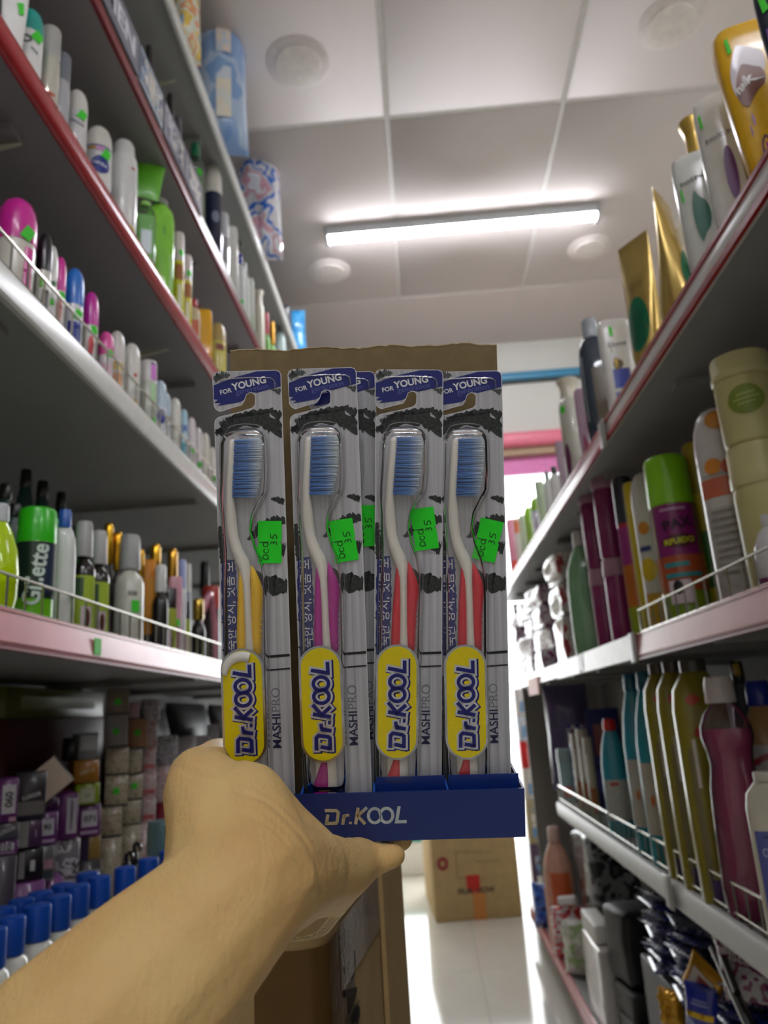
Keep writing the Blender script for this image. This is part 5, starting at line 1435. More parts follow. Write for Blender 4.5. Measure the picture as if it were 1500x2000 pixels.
# folded sheets leaning beside it
for i, (du, lab) in enumerate(((.045, 'flattened cardboard sheet leaning behind the open box rim'), (.075, 'second flattened cardboard sheet beside the open box'))):
    pp = c1 + dL * (WB + .01 + i * .016) - dR * .02
    o = thing('cardboard_sheet', lab, 'cardboard', (pp.x, pp.y, 0), math.atan2(dR.y, dR.x))
    box('sheet_body', 0, .34, -.004, .004, 0, hB - .05 - i * .02, KRAFTD, o, bevel=.001, seg=1)
q = on_z(770, 1925, HC - .32)
o = thing('cardboard_flap_piece', 'bent cardboard strip standing beside the open box', 'cardboard', (q.x, q.y, 0), math.atan2(dR.y, dR.x))
box('sheet_body', 0, .10, -.003, .003, 0, HC - .30, KRAFT, o, bevel=.001, seg=1)
# plastic-wrapped strips beyond the box

for i, (y, w_, h_) in enumerate(((2.20, .34, .50), (2.60, .42, .52), (3.10, .48, .52))):
    o = thing('storage_bag', ('bulging black bag on the lower shelf behind the small white boxes', 'wide black bag on the lower shelf behind the thumb', 'black bag at the far end of the lower shelf')[i], 'bag', (LX - .33, y, BASEZ + .001))
    V, Fc = pouch_vf(w_, h_, .12, 60 + i, crumple=.25)
    mesh('bag_body', V, Fc, M('#17181a', .5, var=.2), o, sharp=1.2)
# ------------------------------------------------------------------ goods on the lower shelving (shampoo, cleaners)
# --- shelf R1
G('R1', 1512, -30, 84, 'panel', 'dark navy shampoo bottle with green price sticker beside the yellow one', 'bottle', 'shampoo_bottle', '#2c3140', rough=.2, sticker=(.86, -24), decals=[('rect', '#7a5aa0', .7, .4, .7, 0)], asp=.5)
G('R1', 1452, 66, 122, 'panel', 'golden yellow shampoo bottle with brown drop-shaped emblem', 'bottle', 'shampoo_bottle', '#e3b021', rough=.22, asp=.55, twist=14,
  decals=[('ell', '#d9cfd4', .52, .52, .86, -16, -12), ('ell', '#7c4634', .44, .48, .74, -14, -14), ('text', 'nsilk', '#f0ece6', .46, .62, 24, -16, .05), ('ell', '#b889b0', .12, .36, .44, -14), ('ell', '#7a4aa8', .08, .30, .38, -22), ('ell', '#6b3f58', .22, .14, .30, -4), ('ell', '#e0b028', .15, .18, .28, -4), ('ell', '#b03f9a', .08, .20, .26, -4)], sticker=(.87, -28, 10))
G('R1', 1398, 192, 92, 'slab', 'white shampoo bottle with a purple leaf emblem', 'bottle', 'shampoo_bottle', '#d6d6d0', rough=.18, twist=2,
  decals=[('rect', '#8e8a6a', .34, .06, .58, 22), ('ell', '#6a2f7c', .22, .22, .60, 0), ('text', 'PANTENE', '#4a4640', .62, .68, 8, -4, .01)], sticker=(.82, -34))
G('R1', 1351, 240, 56, 'flare', 'tall bottle with a flared gold cap behind the white shampoo', 'bottle', 'lotion_bottle', '#d9c688', '#c9a64a', caprough=.25, capmetal=.4, setback=.07)
G('R1', 1357, 305, 94, 'slab', 'white shampoo bottle with a green leaf emblem', 'bottle', 'shampoo_bottle', '#d3d5cd', rough=.18, twist=2,
  decals=[('rect', '#84866a', .34, .05, .58, 24), ('ell', '#1c6a58', .34, .26, .68, -6), ('text', 'PANTENE', '#4a4640', .62, .76, 8, -8, .01)], sticker=(.66, -34))
G('R1', 1334, 438, 28, 'slab', 'narrow white bottle squeezed behind the green-leaf shampoo', 'bottle', 'shampoo_bottle', '#cfcdbd', decals=[('rect', '#5a5238', .5, .4, .5, -10)], setback=.06)
def cream_tube(u, v, w, label, twist, dcol='#157a56', hs=1.0):
    P, wm, h, Z = solve('R1', u, v, w, .7, .005)
    t = thing('hair_cream_tube', label, 'tube', (P.x, P.y, Z), math.atan2(-P.y, -P.x) + math.radians(twist), 'gold hair cream tubes')
    R = wm / 2
    Surf([(0, R * .74, R * .74), (.004, R * .78, R * .78), (h * .13, R * .80, R * .80), (h * .135, R * .76, R * .76)]).build('cap', M('#d8b070', .3, coat=.3), t)
    S = Surf([(h * .135, R * .80, R * .82), (h * .2, R * .84, R * .88), (h * .5, R * .56, R * .95), (h * .8, R * .26, R * 1.0), (h * .95, R * .07, R * 1.02), (h, R * .05, R * 1.02)], 36)
    S.build('tube_body', M('#c9ac62', .22, metal=.55, var=.05), t)
    patch('emblem', S, R * 1.3, h * .20, h * .58, M('#13704e', .35), t, math.radians(0), 'ell', .0007)
    for i in range(5): patch('leaf_vein', S, R * .05, h * .24, h * (.50 - .02 * abs(i - 2)), M('#0b4a34', .4), t, math.radians((i - 2) * 11), 'rect', .0012, 2, 6)
    text_on('lettering', S, 'PANTENE', R * 1.0, h * .66, M('#6a5a30', .4), t, 0, 0, .0014, .0)
    return t
cream_tube(1234, 470, 74, 'gold hair cream tube with green emblem, its flat crimp turned to the aisle', -38)
cream_tube(1292, 388, 92, 'gold hair cream tube seen edge-on with a pointed crimp', 74)
G('R1', 1196, 628, 62, 'slab', 'white shampoo bottle with a yellow drop and blue label', 'bottle', 'shampoo_bottle', '#dcdbd6', rough=.2, twist=10,
  decals=[('rect', '#3549a8', .5, .26, .46, 0), ('rect', '#2a3a94', .5, .12, .22, 0), ('ell', '#6a5a2c', .30, .44, .58, -4), ('drop', '#e3bd1e', .24, .44, .57, -4), ('text', 'Dove', '#2c3146', .5, .72, 4, 0, .0), ('rect', '#8a7a3c', .14, .64, .67, -10)], sticker=(.86, -6, 0))
G('R1', 1150, 626, 62, 'flatbottle', 'dark steel-blue bottle with a clear flip cap beside the yellow-drop shampoo', 'bottle', 'shampoo_bottle', '#39434e', '#c4ccd2', capclear='#d4dade', rough=.08, decals=[('rect', '#5a4c38', .4, .2, .6, 8), ('rect', '#dfe3e6', .06, .2, .7, -48)], asp=.6)
G('R1', 1134, 760, 30, 'slab', 'lilac bottle squeezed beside the steel-blue one', 'bottle', 'shampoo_bottle', '#c9a4bc', decals=[('ell', '#a8486a', .4, .1, .4, -10)])
G('R1', 1107, 744, 48, 'flare', 'tall cream bottle with a wide flared cap', 'bottle', 'lotion_bottle', '#c9cabb', '#d9d3be', sticker=(.72, -40), decals=[('ell', '#6a2f58', .3, .14, .42, -44)])
G('R1', 1092, 862, 18, 'slab', 'slim bottle with maroon leaf in front of the flared cap', 'bottle', 'shampoo_bottle', '#b9a0b4', decals=[('rect', '#e8e6e0', .3, .02, .5, -20)])
G('R1', 1081, 912, 22, 'flatbottle', 'white bottle with a dark green cap', 'bottle', 'shampoo_bottle', '#dfe2dc', '#0f4a30')
G('R1', 1067, 922, 18, 'flatbottle', 'white bottle with a grey cap beside the dark green cap', 'bottle', 'shampoo_bottle', '#d8dcd6', '#6f8a80')
G('R1', 1052, 940, 18, 'panel', 'pale leafy green bottle against the daylight', 'bottle', 'shampoo_bottle', '#b9cfa8')
G('R1', 1045, 972, 22, 'domecan', 'lime-capped bottle against the daylight', 'bottle', 'shampoo_bottle', '#d9dde0', '#9bd23a')
G('R1', 1060, 984, 22, 'rollon', 'lilac and white rounded bottle, nearer of two', 'bottle', 'shampoo_bottle', '#d6cfe0', '#b9a4c4')
G('R1', 1050, 1004, 20, 'rollon', 'white rounded bottle with navy back beside the lilac one', 'bottle', 'shampoo_bottle', '#dfe0ea', '#d5d4e0', decals=[('rect', '#2c3a86', .4, .1, .5, 30)])
G('R1', 1031, 990, 20, 'domecan', 'lime green bottle next to pale bottles by the entrance', 'bottle', 'shampoo_bottle', '#a9cf5a', '#9ad13c')
G('R1', 1020, 1006, 16, 'slab', 'pale green bottle by the entrance', 'bottle', 'shampoo_bottle', '#cfdcc0')
G('R1', 1009, 1012, 14, 'slab', 'white bottle with orange top by the entrance', 'bottle', 'shampoo_bottle', '#e0d8cc', decals=[('rect', '#e0763c', .9, .7, .95, 0)])
G('R1', 997, 1014, 20, 'slab', 'pink pack beside the display edge on the upper shelf', 'bottle', 'shampoo_bottle', '#d88a9e', decals=[('rect', '#e04a34', .6, .1, .3, 0)])
# --- shelf R2
def jar(u, v, w, label, z0=None, zt=None, sb=0.0, badge=False):
    P, wm, h, Z = solve('R2', u, v, w, 1.0, sb)
    z0 = Z if z0 is None else z0
    h = P.z - z0
    t = thing('ribbed_jar', label, 'jar', (P.x, P.y, z0), math.atan2(-P.y, -P.x), 'cream ribbed jars')
    R = wm / 2; CR = M('#c9c184', .35, var=.03)
    N = 96; V = []; Fc = []
    rows = [(0, .88, 0), (.02, .93, 0), (.06, .93, 1), (.66, .95, 1), (.70, .95, 0), (.72, .93, 0)]
    for z, r, rib in rows:
        for k in range(N):
            a = 2 * math.pi * k / N
            rr = R * (r + (.018 if (rib and k % 2) else 0))
            V.append((rr * math.cos(a), rr * math.sin(a), z * h))
    for i in range(len(rows) - 1):
        for k in range(N):
            q = i * N + k; q2 = i * N + (k + 1) % N; Fc.append((q, q2, q2 + N, q + N))
    Fc.append(tuple(range(N))[::-1]); Fc.append(tuple((len(rows) - 1) * N + k for k in range(N)))
    mesh('jar_body', V, Fc, CR, t, sharp=.5)
    Surf([(h * .72, R * .97, R * .97), (h * .735, R, R), (h * .80, R, R), (h * .815, R * .975, R * .975), (h * .96, R * .965, R * .965), (h * .99, R * .93, R * .93), (h - .0003, R * .86, R * .86)], 48).build('lid', M('#cfc78e', .35, var=.03), t)
    if badge:
        S = Surf([(h * .06, R * .96, R * .96), (h * .70, R * .98, R * .98)])
        patch('emblem', S, R * 1.1, h * .28, h * .60, M('#7f9132', .4), t, 0, 'ell', .0007)
        for q_ in (-.05, .0, .05): patch('emblem_line', S, R * (.8 - abs(q_) * 5), h * (.435 + q_), h * (.455 + q_), M('#aeb868', .4), t, 0, 'rect', .0014, 8, 1, .1)
    return P.z
pz = on_x(1470, 838, RX + .07).z
jar(1476, 872, 116, 'plain cream ribbed jar standing under the badge jar')
Pm, wm_, h_, Z_ = solve('R2', 1476, 872, 116, 1.0, 0)
ztop = Pm.z
# badge jar stands on the plain one
P1 = Vector((Pm.x, Pm.y, ztop))
Pt = on_x(1468, 718, Pm.x)
def jar_on(P, label, w, h, badge):
    global SH
    keep = SH['R2']; SH['R2'] = (P.x - w / 2 - .012, P.z, 1)
    u_ = 750 + FPX * (Vector((P.x, P.y, P.z + h)) - EYE).dot(RT) / depth_of(Vector((P.x, P.y, P.z + h)))
    v_ = 1000 - FPX * (Vector((P.x, P.y, P.z + h)) - EYE).dot(UP) / depth_of(Vector((P.x, P.y, P.z + h)))
    d_ = depth_of(Vector((P.x, P.y, P.z + h)))
    jar(u_, v_, w * FPX / d_, label, badge=badge)
    SH['R2'] = keep
jar_on(P1, 'cream ribbed jar with a green oval badge on top of a plain jar', wm_, .125, True)
jar(1444, 1012, 74, 'cream ribbed jar standing behind the tall white air freshener', sb=.075)
Pm2, wm2, h2, Z2 = solve('R2', 1444, 1012, 74, 1.0, .075)
jar_on(Pm2, 'cream ribbed jar on top of the one behind the white air freshener', wm2, .10, False)
G('R2', 1494, 1004, 70, 'bulb', 'white bowl-shaped bottle with purple base beside the wire rail', 'bottle', 'air_freshener', '#d9d8d8', '#cfcfcf', decals=[('rect', '#8a3f78', .9, .02, .22, 0)], setback=.0)
t, S, h, R = G('R2', 1391, 800, 92, 'domecan', 'tall white air freshener spray with orange nozzle and fruit print', 'spray can', 'air_freshener', '#d3cfc8', '#cfcac6', rough=.25,
  decals=[('rect', '#c9694a', .92, .53, .625, 0), ('ell', '#d98a2c', .36, .64, .72, -22), ('ell', '#c8624a', .44, .63, .71, 20), ('rect', '#b9b5ae', .86, .10, .48, 0), ('text', 'MANDARIN ORANGE', '#4a4a48', .8, .636, 0, 0, .0)])
patch('nozzle', Surf([(h * .72, R * 1.0, R * 1.0), (h * .80, R * 1.0, R * 1.0), (h * .88, R * .94, R * .94), (h * .945, R * .78, R * .78), (h * .985, R * .52, R * .52)]), R * .9, h * .86, h * .965, M('#c98422', .4), t, math.radians(6), 'ell', .001)
for i in range(9): patch('fine_print_line', S, R * (.78 + .06 * (i * 5 % 4)), h * (.452 - i * .036), h * (.462 - i * .036), M('#8d8981', .5), t, math.radians(-18), 'rect', .0038, 8, 1)
G('R2', 1352, 868, 46, 'aerosol', 'yellow spray can half hidden behind the white air freshener', 'spray can', 'insect_spray', '#d3c02e', '#a8961e', setback=.075, decals=[('rect', '#3f7a2c', .5, .2, .5, 0)])
ORG = patchy(['#c8702c', '#d08a38', '#b85a34'], 25, .3, 'noise')
t, S, h, R = G('R2', 1296, 896, 84, 'aerosol', 'lime-capped insect spray can with magenta to orange print', 'spray can', 'insect_spray', '#7f9a1e', '#8fd61c', rough=.25,
  decals=[('rect', '#8a1f6e', .97, .40, .695, 0), ('rect', '#b8562e', .97, .20, .40, 0), ('ell', '#5a1a2c', .72, .44, .52, 6), ('text', 'RFUIDO', '#d6dc2c', .6, .48, 4, 6, .05), ('text', 'PAX', '#3a1436', .6, .58, 8, 8, .05), ('rect', '#3a9aa0', .5, .335, .36, -10), ('rect', '#3a9aa0', .7, .275, .30, 4), ('rect', '#e0cfd4', .44, .13, .26, -10), ('ell', '#1c1416', .2, .18, .26, -14), ('rect', '#c890b8', .5, .655, .672, 0)])
G('R2', 1252, 924, 54, 'domecan', 'white spray can with lemon print beside the lime-capped insect spray', 'spray can', 'air_freshener', '#d9d6cc', '#dcd8d0', setback=.012, decals=[('ell', '#e3c22c', .6, .32, .46, -30), ('ell', '#d9902c', .4, .6, .68, -24), ('rect', '#c9a02c', .6, .05, .25, -20), ('rect', '#3c4a86', .4, .5, .53, -30)])
G('R2', 1233, 944, 36, 'aerosol', 'yellow spray can next to the lemon-print one', 'spray can', 'insect_spray', '#c9b51c', '#d6be1e', setback=.01)
G('R2', 1212, 934, 40, 'aerosol', 'red spray can with a black cap, orange to lime at the foot', 'spray can', 'insect_spray', '#b01f2c', '#20242c', decals=[('rect', '#9a2a7a', .97, .45, .68, 0), ('rect', '#b8661e', .97, .2, .45, 0), ('rect', '#8a9a16', .97, .02, .2, 0)])
# maroon jars, two per stack
MAR = '#8c2a62'
def mjar(u, v, w, label, z0, zt, sb=.0):
    P, wm, h, Z = solve('R2', u, v, w, 1.0, sb)
    h = zt - z0
    t = thing('storage_jar', label, 'jar', (P.x, P.y, z0), math.atan2(-P.y, -P.x), 'maroon storage jars')
    R = wm / 2
    Surf([(0, R * .86, R * .86), (h * .03, R * .95, R * .95), (h * .40, R * .97, R * .97), (h * .78, R * .95, R * .95), (h * .80, R * .90, R * .90)]).build('jar_body', M(MAR, .25, coat=.3), t)
    Surf([(h * .80, R * .96, R * .96), (h * .82, R * 1.0, R * 1.0), (h * .90, R * 1.0, R * 1.0), (h * .92, R * .96, R * .96), (h * .985, R * .95, R * .95), (h - .0004, R * .88, R * .88)]).build('lid', M('#b48a9c', .3), t)
    return P
for (u, w, vt, vm, sb, nm2) in ((1176, 50, 925, 1084, .012, 'beside the red spray can'), (1149, 44, 955, 1106, .012, 'beside the green jug')):
    P, wm, h, Z = solve('R2', u, vt, w, 1.0, sb)
    mjar(u, vt, w, 'maroon jar at the bottom of the stack ' + nm2, Z, Z + h * .5, sb)
    mjar(u, vt, w, 'maroon jar on top of the stack ' + nm2, Z + h * .5, Z + h, sb)
P, wm, h, Z = solve('R2', 1226, 893, 92, 1.0, .085)
mjar(1226, 893, 92, 'large maroon canister at the back behind the spray cans', Z, Z + h, .085)
# green jug; a darker oval painted on stands for the handle hollow
t, S, h, R = G('R2', 1131, 1038, 72, 'jug', 'translucent sage-green detergent jug with white cap', 'jug', 'detergent_jug', '#7fae82', '#cfcfcb', rough=.18, decals=[('ell', '#659a6a', .52, .28, .74, 14)])
# tissue packs
WRP = patchy(['#d9d4d2', '#c9c2bc', '#e6e2e0', '#b0a49c', '#d8cfc8', '#a83a40'], 22, .12, 'noise', bump=.7, coat=.6)
WRP2 = patchy(['#d9cfd8', '#8a2f6a', '#e6e0e6', '#7a2a64', '#cfc4d2', '#2c2f78'], 16, .15, 'noise', bump=.6, coat=.5)
def soft_box(name, label, loc, dims, mat, yaw, seed, cat='pack', bump=.004):
    t = thing(name, label, cat, loc, math.radians(yaw))
    bm = bmesh.new()
    V, Fc = box_vf(-dims[0] / 2, dims[0] / 2, -dims[1] / 2, dims[1] / 2, 0, dims[2])
    vv = [bm.verts.new(v) for v in V]
    for f in Fc: bm.faces.new([vv[i] for i in f])
    bmesh.ops.bevel(bm, geom=bm.edges[:], offset=min(dims) * .18, segments=3, affect='EDGES', profile=.6)
    bmesh.ops.subdivide_edges(bm, edges=bm.edges[:], cuts=2, use_grid_fill=True)
    for v in bm.verts:
        q = noise.noise(v.co * 28 + Vector((seed, 0, 0))) * bump
        if v.co.z > .004: v.co += Vector((v.co.x, v.co.y, 0)).normalized() * q
    me = bpy.data.meshes.new('wrapped_body'); bm.to_mesh(me); bm.free()
    me.polygons.foreach_set('use_smooth', [True] * len(me.polygons)); me.materials.append(mat)
    link(bpy.data.objects.new('wrapped_body', me), t)
    return t
zz = SH['R2'][1] + .001
for i, (v, wpx) in enumerate(((1236, 56), (1180, 54), (1122, 50))):
    P = on_x(1076, v, RX + .09); k = depth_of(P) / FPX; hgt = max(.03, P.z - zz)
    soft_box('tissue_pack', ('crinkled white tissue pack, lowest beside the green jug', 'crinkled white tissue pack, middle one beside the green jug', 'crinkled white tissue pack, topmost beside the green jug')[i], (P.x, 2.42, zz), (.13, .16, hgt - .001), WRP, 4 * i, 20 + i, 'tissue pack', .016)
    zz += hgt
zr = SH['R2'][1]
n = 0
places = ['first', 'second', 'third', 'fourth', 'fifth']
for col_, (y_, rows) in enumerate(((2.85, (1298, 1260, 1218, 1184)), (3.2, (1305, 1270, 1232, 1196)), (3.55, (1308, 1276, 1240, 1208)))):
    zz = zr + .001
    for i, v in enumerate(rows):
        hgt = .085 - .004 * i
        soft_box('snack_pack', 'purple and white pack, %s up, %s' % (places[i], ('stack beside the tissue packs', 'middle one of three like stacks', 'stack beside the entrance')[col_]), (RX + .075 + .012 * ((i * 5 + col_) % 3), y_, zz), (.12, .22, hgt - .001), WRP2, 8 * (i % 2), 40 + n, 'pack', .022)
        zz += hgt; n += 1
# --- shelf R3
G('R3', 1494, 1506, 92, 'tallflat', 'cream bottle with a blue label lettered CO beside the pink cleaner', 'bottle', 'fabric_softener', '#d5cfba', '#d9d6ca', rough=.25, decals=[('rect', '#5a64a4', .8, .06, .66, 0), ('text', 'CO', '#d5d6ea', .34, .54, 0, -16, .0), ('rect', '#3c4270', .5, .62, .635, 0)])
t, S, h, R = G('R3', 1400, 1322, 104, 'waist', 'magenta-pink floor cleaner in a clear waisted bottle with white cap', 'bottle', 'floor_cleaner', '#e0d4da', '#d9cfcc', clear='#eee4ea', liquid=(.775, '#c9267e'), hmax=.36)
G('R3', 1476, 1330, 110, 'jug', 'white and red detergent bottle behind the pink cleaner', 'bottle', 'detergent_bottle', '#b98a50', '#2438a8', setback=.09, decals=[('rect', '#c8c4c8', .9, .15, .7, 0), ('ell', '#b8242c', .7, .36, .56, -16), ('rect', '#5a3a68', .9, .12, .18, 0), ('rect', '#b83a4a', .8, .62, .65, -10, 20)])
# spray trigger bottle behind
t, S, h, R = G('R3', 1436, 1292, 50, 'duck', 'trigger spray bottle with a yellow nozzle in the shade', 'spray bottle', 'trigger_spray', '#2c3350', '#1c1c22', setback=.13)
box('trigger', R * .2, R * 1.0, -.006, .006, h * .93, h * .99, M('#c9a41c', .4), t, bevel=.002)
KH = '#8f8424'
for (u, v, w, lab) in ((1350, 1288, 98, 'olive cleaner bottle with purple foot beside the pink cleaner'), (1312, 1290, 80, 'olive cleaner bottle between two other olive ones'), (1283, 1292, 72, 'olive cleaner bottle next to the teal ones')):
    G('R3', u, v, w, 'tallflat', lab, 'bottle', 'cleaner_bottle', KH, '#4a4a42', rough=.28, asp=.62, twist=12, hmax=.37,
      decals=[('rect', '#7a6f48', .3, .06, .62, -34), ('ell', '#c9442c', .36, .80, .85, -14), ('rect', '#b8382c', .28, .66, .70, -8, -30), ('rect', '#d9d4c8', .16, .46, .66, -22), ('rect', '#4f2a78', .78, .02, .10, 12), ('ell', '#2c4f94', .14, .34, .42, 34)])
TE = '#2b8fa0'
for (u, v, w, lab) in ((1256, 1302, 68, 'tall teal cleaner bottle beside the olive bottles'), (1228, 1304, 60, 'tall teal cleaner bottle beside the red-capped one')):
    G('R3', u, v, w, 'duck', lab, 'bottle', 'cleaner_bottle', TE, '#1c5f78', rough=.3, hmax=.36, asp=.7, decals=[('rect', '#b9b4a4', .86, .16, .52, -6), ('rect', '#1f8790', .86, .03, .14, -6), ('ell', '#c96a2c', .2, .3, .36, -24)])
G('R3', 1188, 1404, 50, 'duck', 'small teal bottle with a bright red cap', 'bottle', 'cleaner_bottle', TE, '#dc1c1c', rough=.3, asp=.7, decals=[('rect', '#b5b3a8', .86, .14, .48, 0), ('rect', '#b8442c', .34, .43, .46, -10), ('rect', '#1f8790', .8, .03, .10, 0)])
carton('R3', 1172, 1384, 62, 'navy carton behind the red-capped teal bottle', 'detergent_carton', '#1c2566', setback=.08, dep=.05, yaw=-110, parts=[('r', '#8a4a48', -.3, .3, .55, .85), ('r', '#3a4796', -.4, .4, .2, .4)])
for (u, v, w, lab) in ((1123, 1432, 20, 'slim clear tube bottle, paler one beside the purple bag'), (1135, 1424, 22, 'slim clear tube bottle with brown band'), (1146, 1440, 18, 'slim clear tube bottle leaning on the navy carton')):
    G('R3', u, v, w, 'slimcan', lab, 'bottle', 'cleaner_bottle', '#b3ab92', '#aaa390', rough=.12, decals=[('rect', '#9a5a2c', .6, .2, .4, 0), ('rect', '#b8302c', .3, .1, .2, 10), ('rect', '#ecebe4', .12, .45, .8, -30)])
G('R3', 1104, 1462, 36, 'jarlid', 'small clear aqua jar before the purple bag', 'jar', 'freshener_jar', '#9cc0c0', '#8fa9a8', rough=.1, decals=[('rect', '#e06a5a', .5, .1, .3, -20)])
P = on_x(1100, 1338, RX + .12); k = depth_of(P) / FPX
pouch('refill_bag', 'dusky purple plastic bag standing beside the slim tube bottles', 'bag', (P.x, P.y, SH['R3'][1] + .001), 84 * k, P.z - SH['R3'][1], .09, M('#5a5178', .25, var=.12, scale=25, coat=.5), yaw=math.degrees(math.atan2(-P.y, -P.x)), seed=31, crumple=.35)
P = on_x(1054, 1365, RX + .10)
pouch('wipe_pack', 'dark blue floral pack beyond the purple bag', 'pack', (P.x, 2.58, SH['R3'][1] + .001), .11, .24, .06, patchy(['#16205c', '#2c3f96', '#c8c0c8', '#1c2668', '#8a2f40'], 35, .2, 'noise', coat=.4), yaw=-100, seed=33, crumple=.3)
# far end of the row: bright small packs and jars on the lowest shelf of the end unit
zz = 0.0
for i, (h, c, lab) in enumerate(((.30, '#5a4a68', 'dark violet carton at the foot of the stack by the entrance'), (.22, '#b9ad8c', 'beige carton on the violet one by the entrance'), (.16, '#e0dad4', 'pale carton in the stack by the entrance'), (.14, '#d8282c', 'bright red and green carton in the stack by the entrance'), (.13, '#cfd8e6', 'pale blue carton in the stack by the entrance'), (.15, '#e6e0e0', 'white-pink carton topping the stack by the entrance'))):
    o = thing('carton', lab, 'box', (.485, 4.35, zz), math.radians(0))
    box('carton_body', 0, .2, 0, .2, 0, h - .001, M(c, .35, coat=.2), o, bevel=.003, seg=1)
    box('print', .02, .10 if i == 3 else .18, -.0008, .0002, h * .15, h * .8, patchy([c, '#e8e4e0', '#6f9fd0'], 30, .3) if i != 3 else M('#e03038', .3), o)
    if i == 3: box('print', .12, .18, -.0008, .0002, h * .1, h * .9, M('#4cc030', .3), o)
    zz += h
# --- shelf R4 (lowest)
zf = SH['R4'][1]
P = on_x(1078, 1616, RX + .05)
G('R4', 1080, 1614, 58, 'jug', 'peach-orange drink bottle standing on the lowest shelf', 'bottle', 'cleaner_bottle', '#d8a48c', '#d0b0a0', rough=.2, decals=[('rect', '#d2622c', .62, .30, .62, 8)], hmax=.42)
BAG = M('#232425', .5, var=.25, scale=25, bump=.6, bscale=40)
def rpk(name, label, u, v, X, w, h, d, mat, yaw, z0, seed, cr=.2, pit=0, parts=(), cat='pack', group=None, roll=0):
    P = on_x(u, v, X)
    return pouch(name, label, cat, (P.x, P.y, z0), w, h, d, mat, yaw=yaw, pitch=pit, roll=roll, seed=seed, crumple=cr, parts=parts, group=group)
zz = zf + .001
labs = ('black plastic-wrapped pack at the very bottom of the black stack', 'black plastic-wrapped pack, second up in the black stack', 'black plastic-wrapped pack, third up in the black stack', 'black plastic-wrapped pack with grey sheen on top of the black stack')
zt = [(1228, 1960), (1212, 1888), (1190, 1812), (1182, 1700)]
for i, (u, v) in enumerate(zt):
    P = on_x(u, v, RX + .13)
    top = max(P.z, zz + .05)
    soft_box('wrapped_pack', labs[i], (RX + .13, 2.16 + .03 * i, zz), (.18, .15, top - zz - .001), BAG, 3 * i, i, bump=.006)
    zz = top
soft_box('wrapped_pack', 'black bag with bright silvery creases beyond the black stack', (RX + .19, 2.98, zf + .001), (.17, .24, on_x(1120, 1618, RX + .11).z - zf), patchy(['#3a3d40', '#8f9396', '#2a2c2e', '#5a5d60'], 14, .15, 'noise', bump=.9, coat=.4), 4, 9, bump=.02)
soft_box('cotton_pack', 'clear plastic pack of white cotton standing before the black stack', (RX + .035, 2.44, zf + .001), (.05, .24, .22), M('#cfccc6', .25, var=.15, scale=30, coat=.4), 0, 12, bump=.012)
soft_box('cotton_roll', 'white cotton roll lying on the clear cotton pack', (RX + .04, 2.46, zf + .2215), (.05, .20, .05), M('#e3e2da', .5), 0, 13)
for i, (y, c, lab) in enumerate(((3.42, ['#1c3f9c', '#2f68c8', '#12266c'], 'crinkled blue pack on the lip of the lowest shelf'), (3.02, ['#b0202c', '#d8d2d0', '#c8303a'], 'red and white pack beside the crinkled blue one'), (2.84, ['#8fa86a', '#c4c8b0', '#d8d4cc'], 'pale green pack beside the red and white one'))):
    pouch('snack_pack', lab, 'pack', (RX + .03 + .012 * i, y, zf + .001), .13, .17, .07, patchy(c, 30, .15, 'noise', coat=.5, bump=.5), yaw=-110, seed=50 + i, crumple=.5)
o = tag(tube('white_cap_tube', [(RX + .02, 3.02, zf + .19), (RX + .075, 2.98, zf + .20)], .016, M('#e6dfdc', .35), None, 14), 'white rounded tube lying on the red and white pack', 'tube')
# blue sachets in hanging strips
SAC = patchy(['#0f1c5e', '#16277c', '#2c3f9c', '#0c1546'], 40, .12, 'noise', bump=.4, coat=.7)
SACW = patchy(['#17288a', '#8f95b4', '#101d66', '#b8bcd0'], 45, .12, 'noise', bump=.4, coat=.7)
n = 0
cr = thing('sachet_crate', 'black crate under the blue sachets on the lowest shelf', 'crate', (RX + .14, 1.66, zf + .001))
box('crate_body', -.09, .16, -.34, .34, 0, .30, M('#1a1a1c', .5), cr, bevel=.004)
zs = zf + .303
for col_, (x, y) in enumerate(((RX + .10, 1.86), (RX + .10, 1.68), (RX + .11, 1.50))):
    for i in range(11 - 2 * col_):
        o = pouch('detergent_sachet', 'shiny navy-blue sachet stacked flat below the railed shelf', 'sachet', (x + .006 * (i % 3), y + .01 * ((i * 7) % 3), zs + .014 * i), .13, .11, .013, SACW if (i % 2 == 0) else SAC, yaw=-8 + 9 * (i % 4), pitch=-84 + (i % 3) * 3, seed=70 + n, crumple=.45, group='stacked blue sachets')
        o.location.x += .05; n += 1
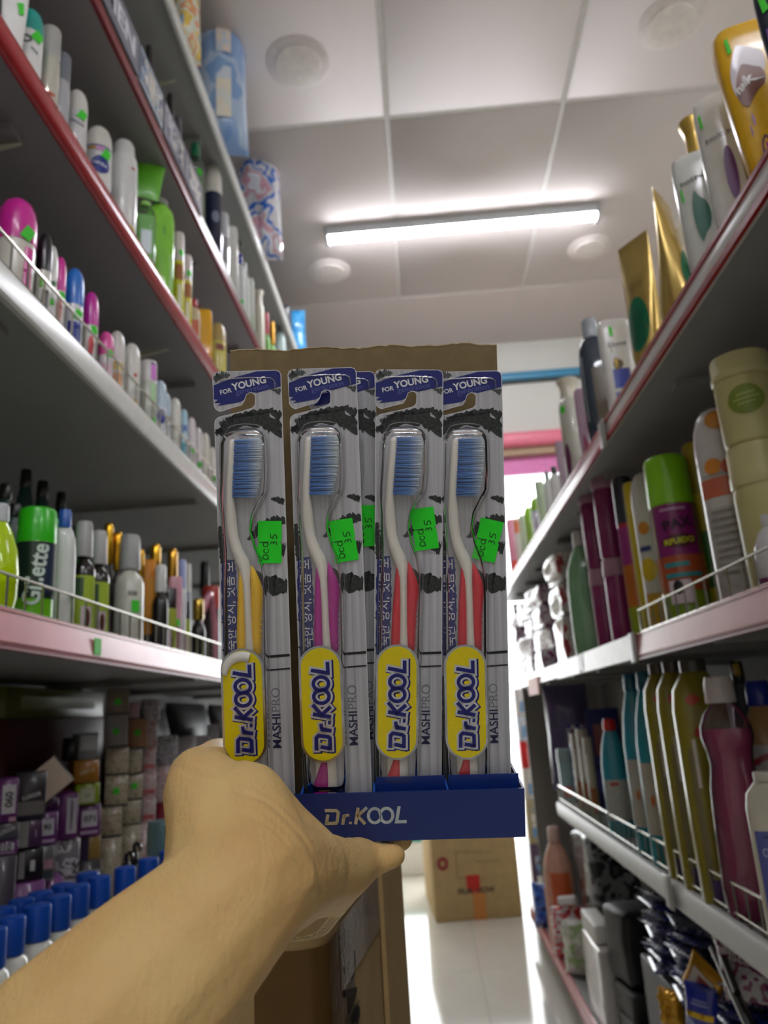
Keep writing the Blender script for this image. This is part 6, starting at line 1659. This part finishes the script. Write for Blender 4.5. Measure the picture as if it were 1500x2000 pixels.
# things piled close to the camera on the same shelf
def piled(u, v, X, w, h, d, mat, label, name, yaw, pit, seed, cr=.25, parts=(), cat='pouch', roll=0):
    P = on_x(u, v, X)
    return pouch(name, label, cat, tuple(P), w, h, d, mat, yaw=yaw, pitch=pit, roll=roll, seed=seed, crumple=cr, parts=parts)
GOLD = M('#c2901c', .22, metal=.5, var=.15, scale=30)
piled(1362, 1948, RX + .035, .07, .085, .014, GOLD, 'gold pouch with white and red print lying on the blue sachets', 'snack_pouch', -150, 12, 91, .25, [('r', '#cfc8b8', -.3, .3, .3, .75), ('r', '#a03c24', -.12, .2, .42, .66)], roll=-38)
piled(1318, 2010, RX + .035, .055, .07, .035, M('#cf9a22', .15, metal=.4, var=.25, scale=40), 'crumpled gold wrapper below the gold pouch', 'snack_pouch', -140, 0, 92, .8)
piled(1372, 2012, RX + .028, .055, .075, .018, patchy(['#1f2f9c', '#2c3fb0', '#8f9cd0'], 18, .15, 'noise', coat=.6), 'blue foil pouch with a gold strip', 'snack_pouch', -125, 6, 93, .25, [('r', M('#d8b43a', .15, metal=.8), -.42, .4, .28, .42), ('r', '#9aa6d8', -.25, .25, .58, .62), ('r', '#9aa6d8', -.2, .2, .66, .70)], roll=-8)
piled(1468, 1962, RX + .06, .075, .115, .02, patchy(['#8f8a90', '#6a1a4c', '#b4b0b4', '#7a2258', '#a09ca2'], 22, .2, 'noise', coat=.5), 'white and plum pouch beside the black handles', 'snack_pouch', -125, 8, 94, .2, [('t', 'ISLE', '#d9cfd6', .4, .0, .62, -12)])
for i, (ua, va, ub, vb, lab) in enumerate(((1395, 1852, 1470, 2015, 'thick black handle lying across the pouches'), (1392, 1815, 1440, 1940, 'thinner black handle beside the thick one'))):
    a = on_x(ua, va, RX + .04); b_ = on_x(ub, vb, RX + .02)
    o = tag(tube('broom_handle', [tuple(a), tuple(a.lerp(b_, .5)), tuple(b_)], .0085 if i == 0 else .0055, M('#121214', .2, coat=.5), None, 10), lab, 'handle')
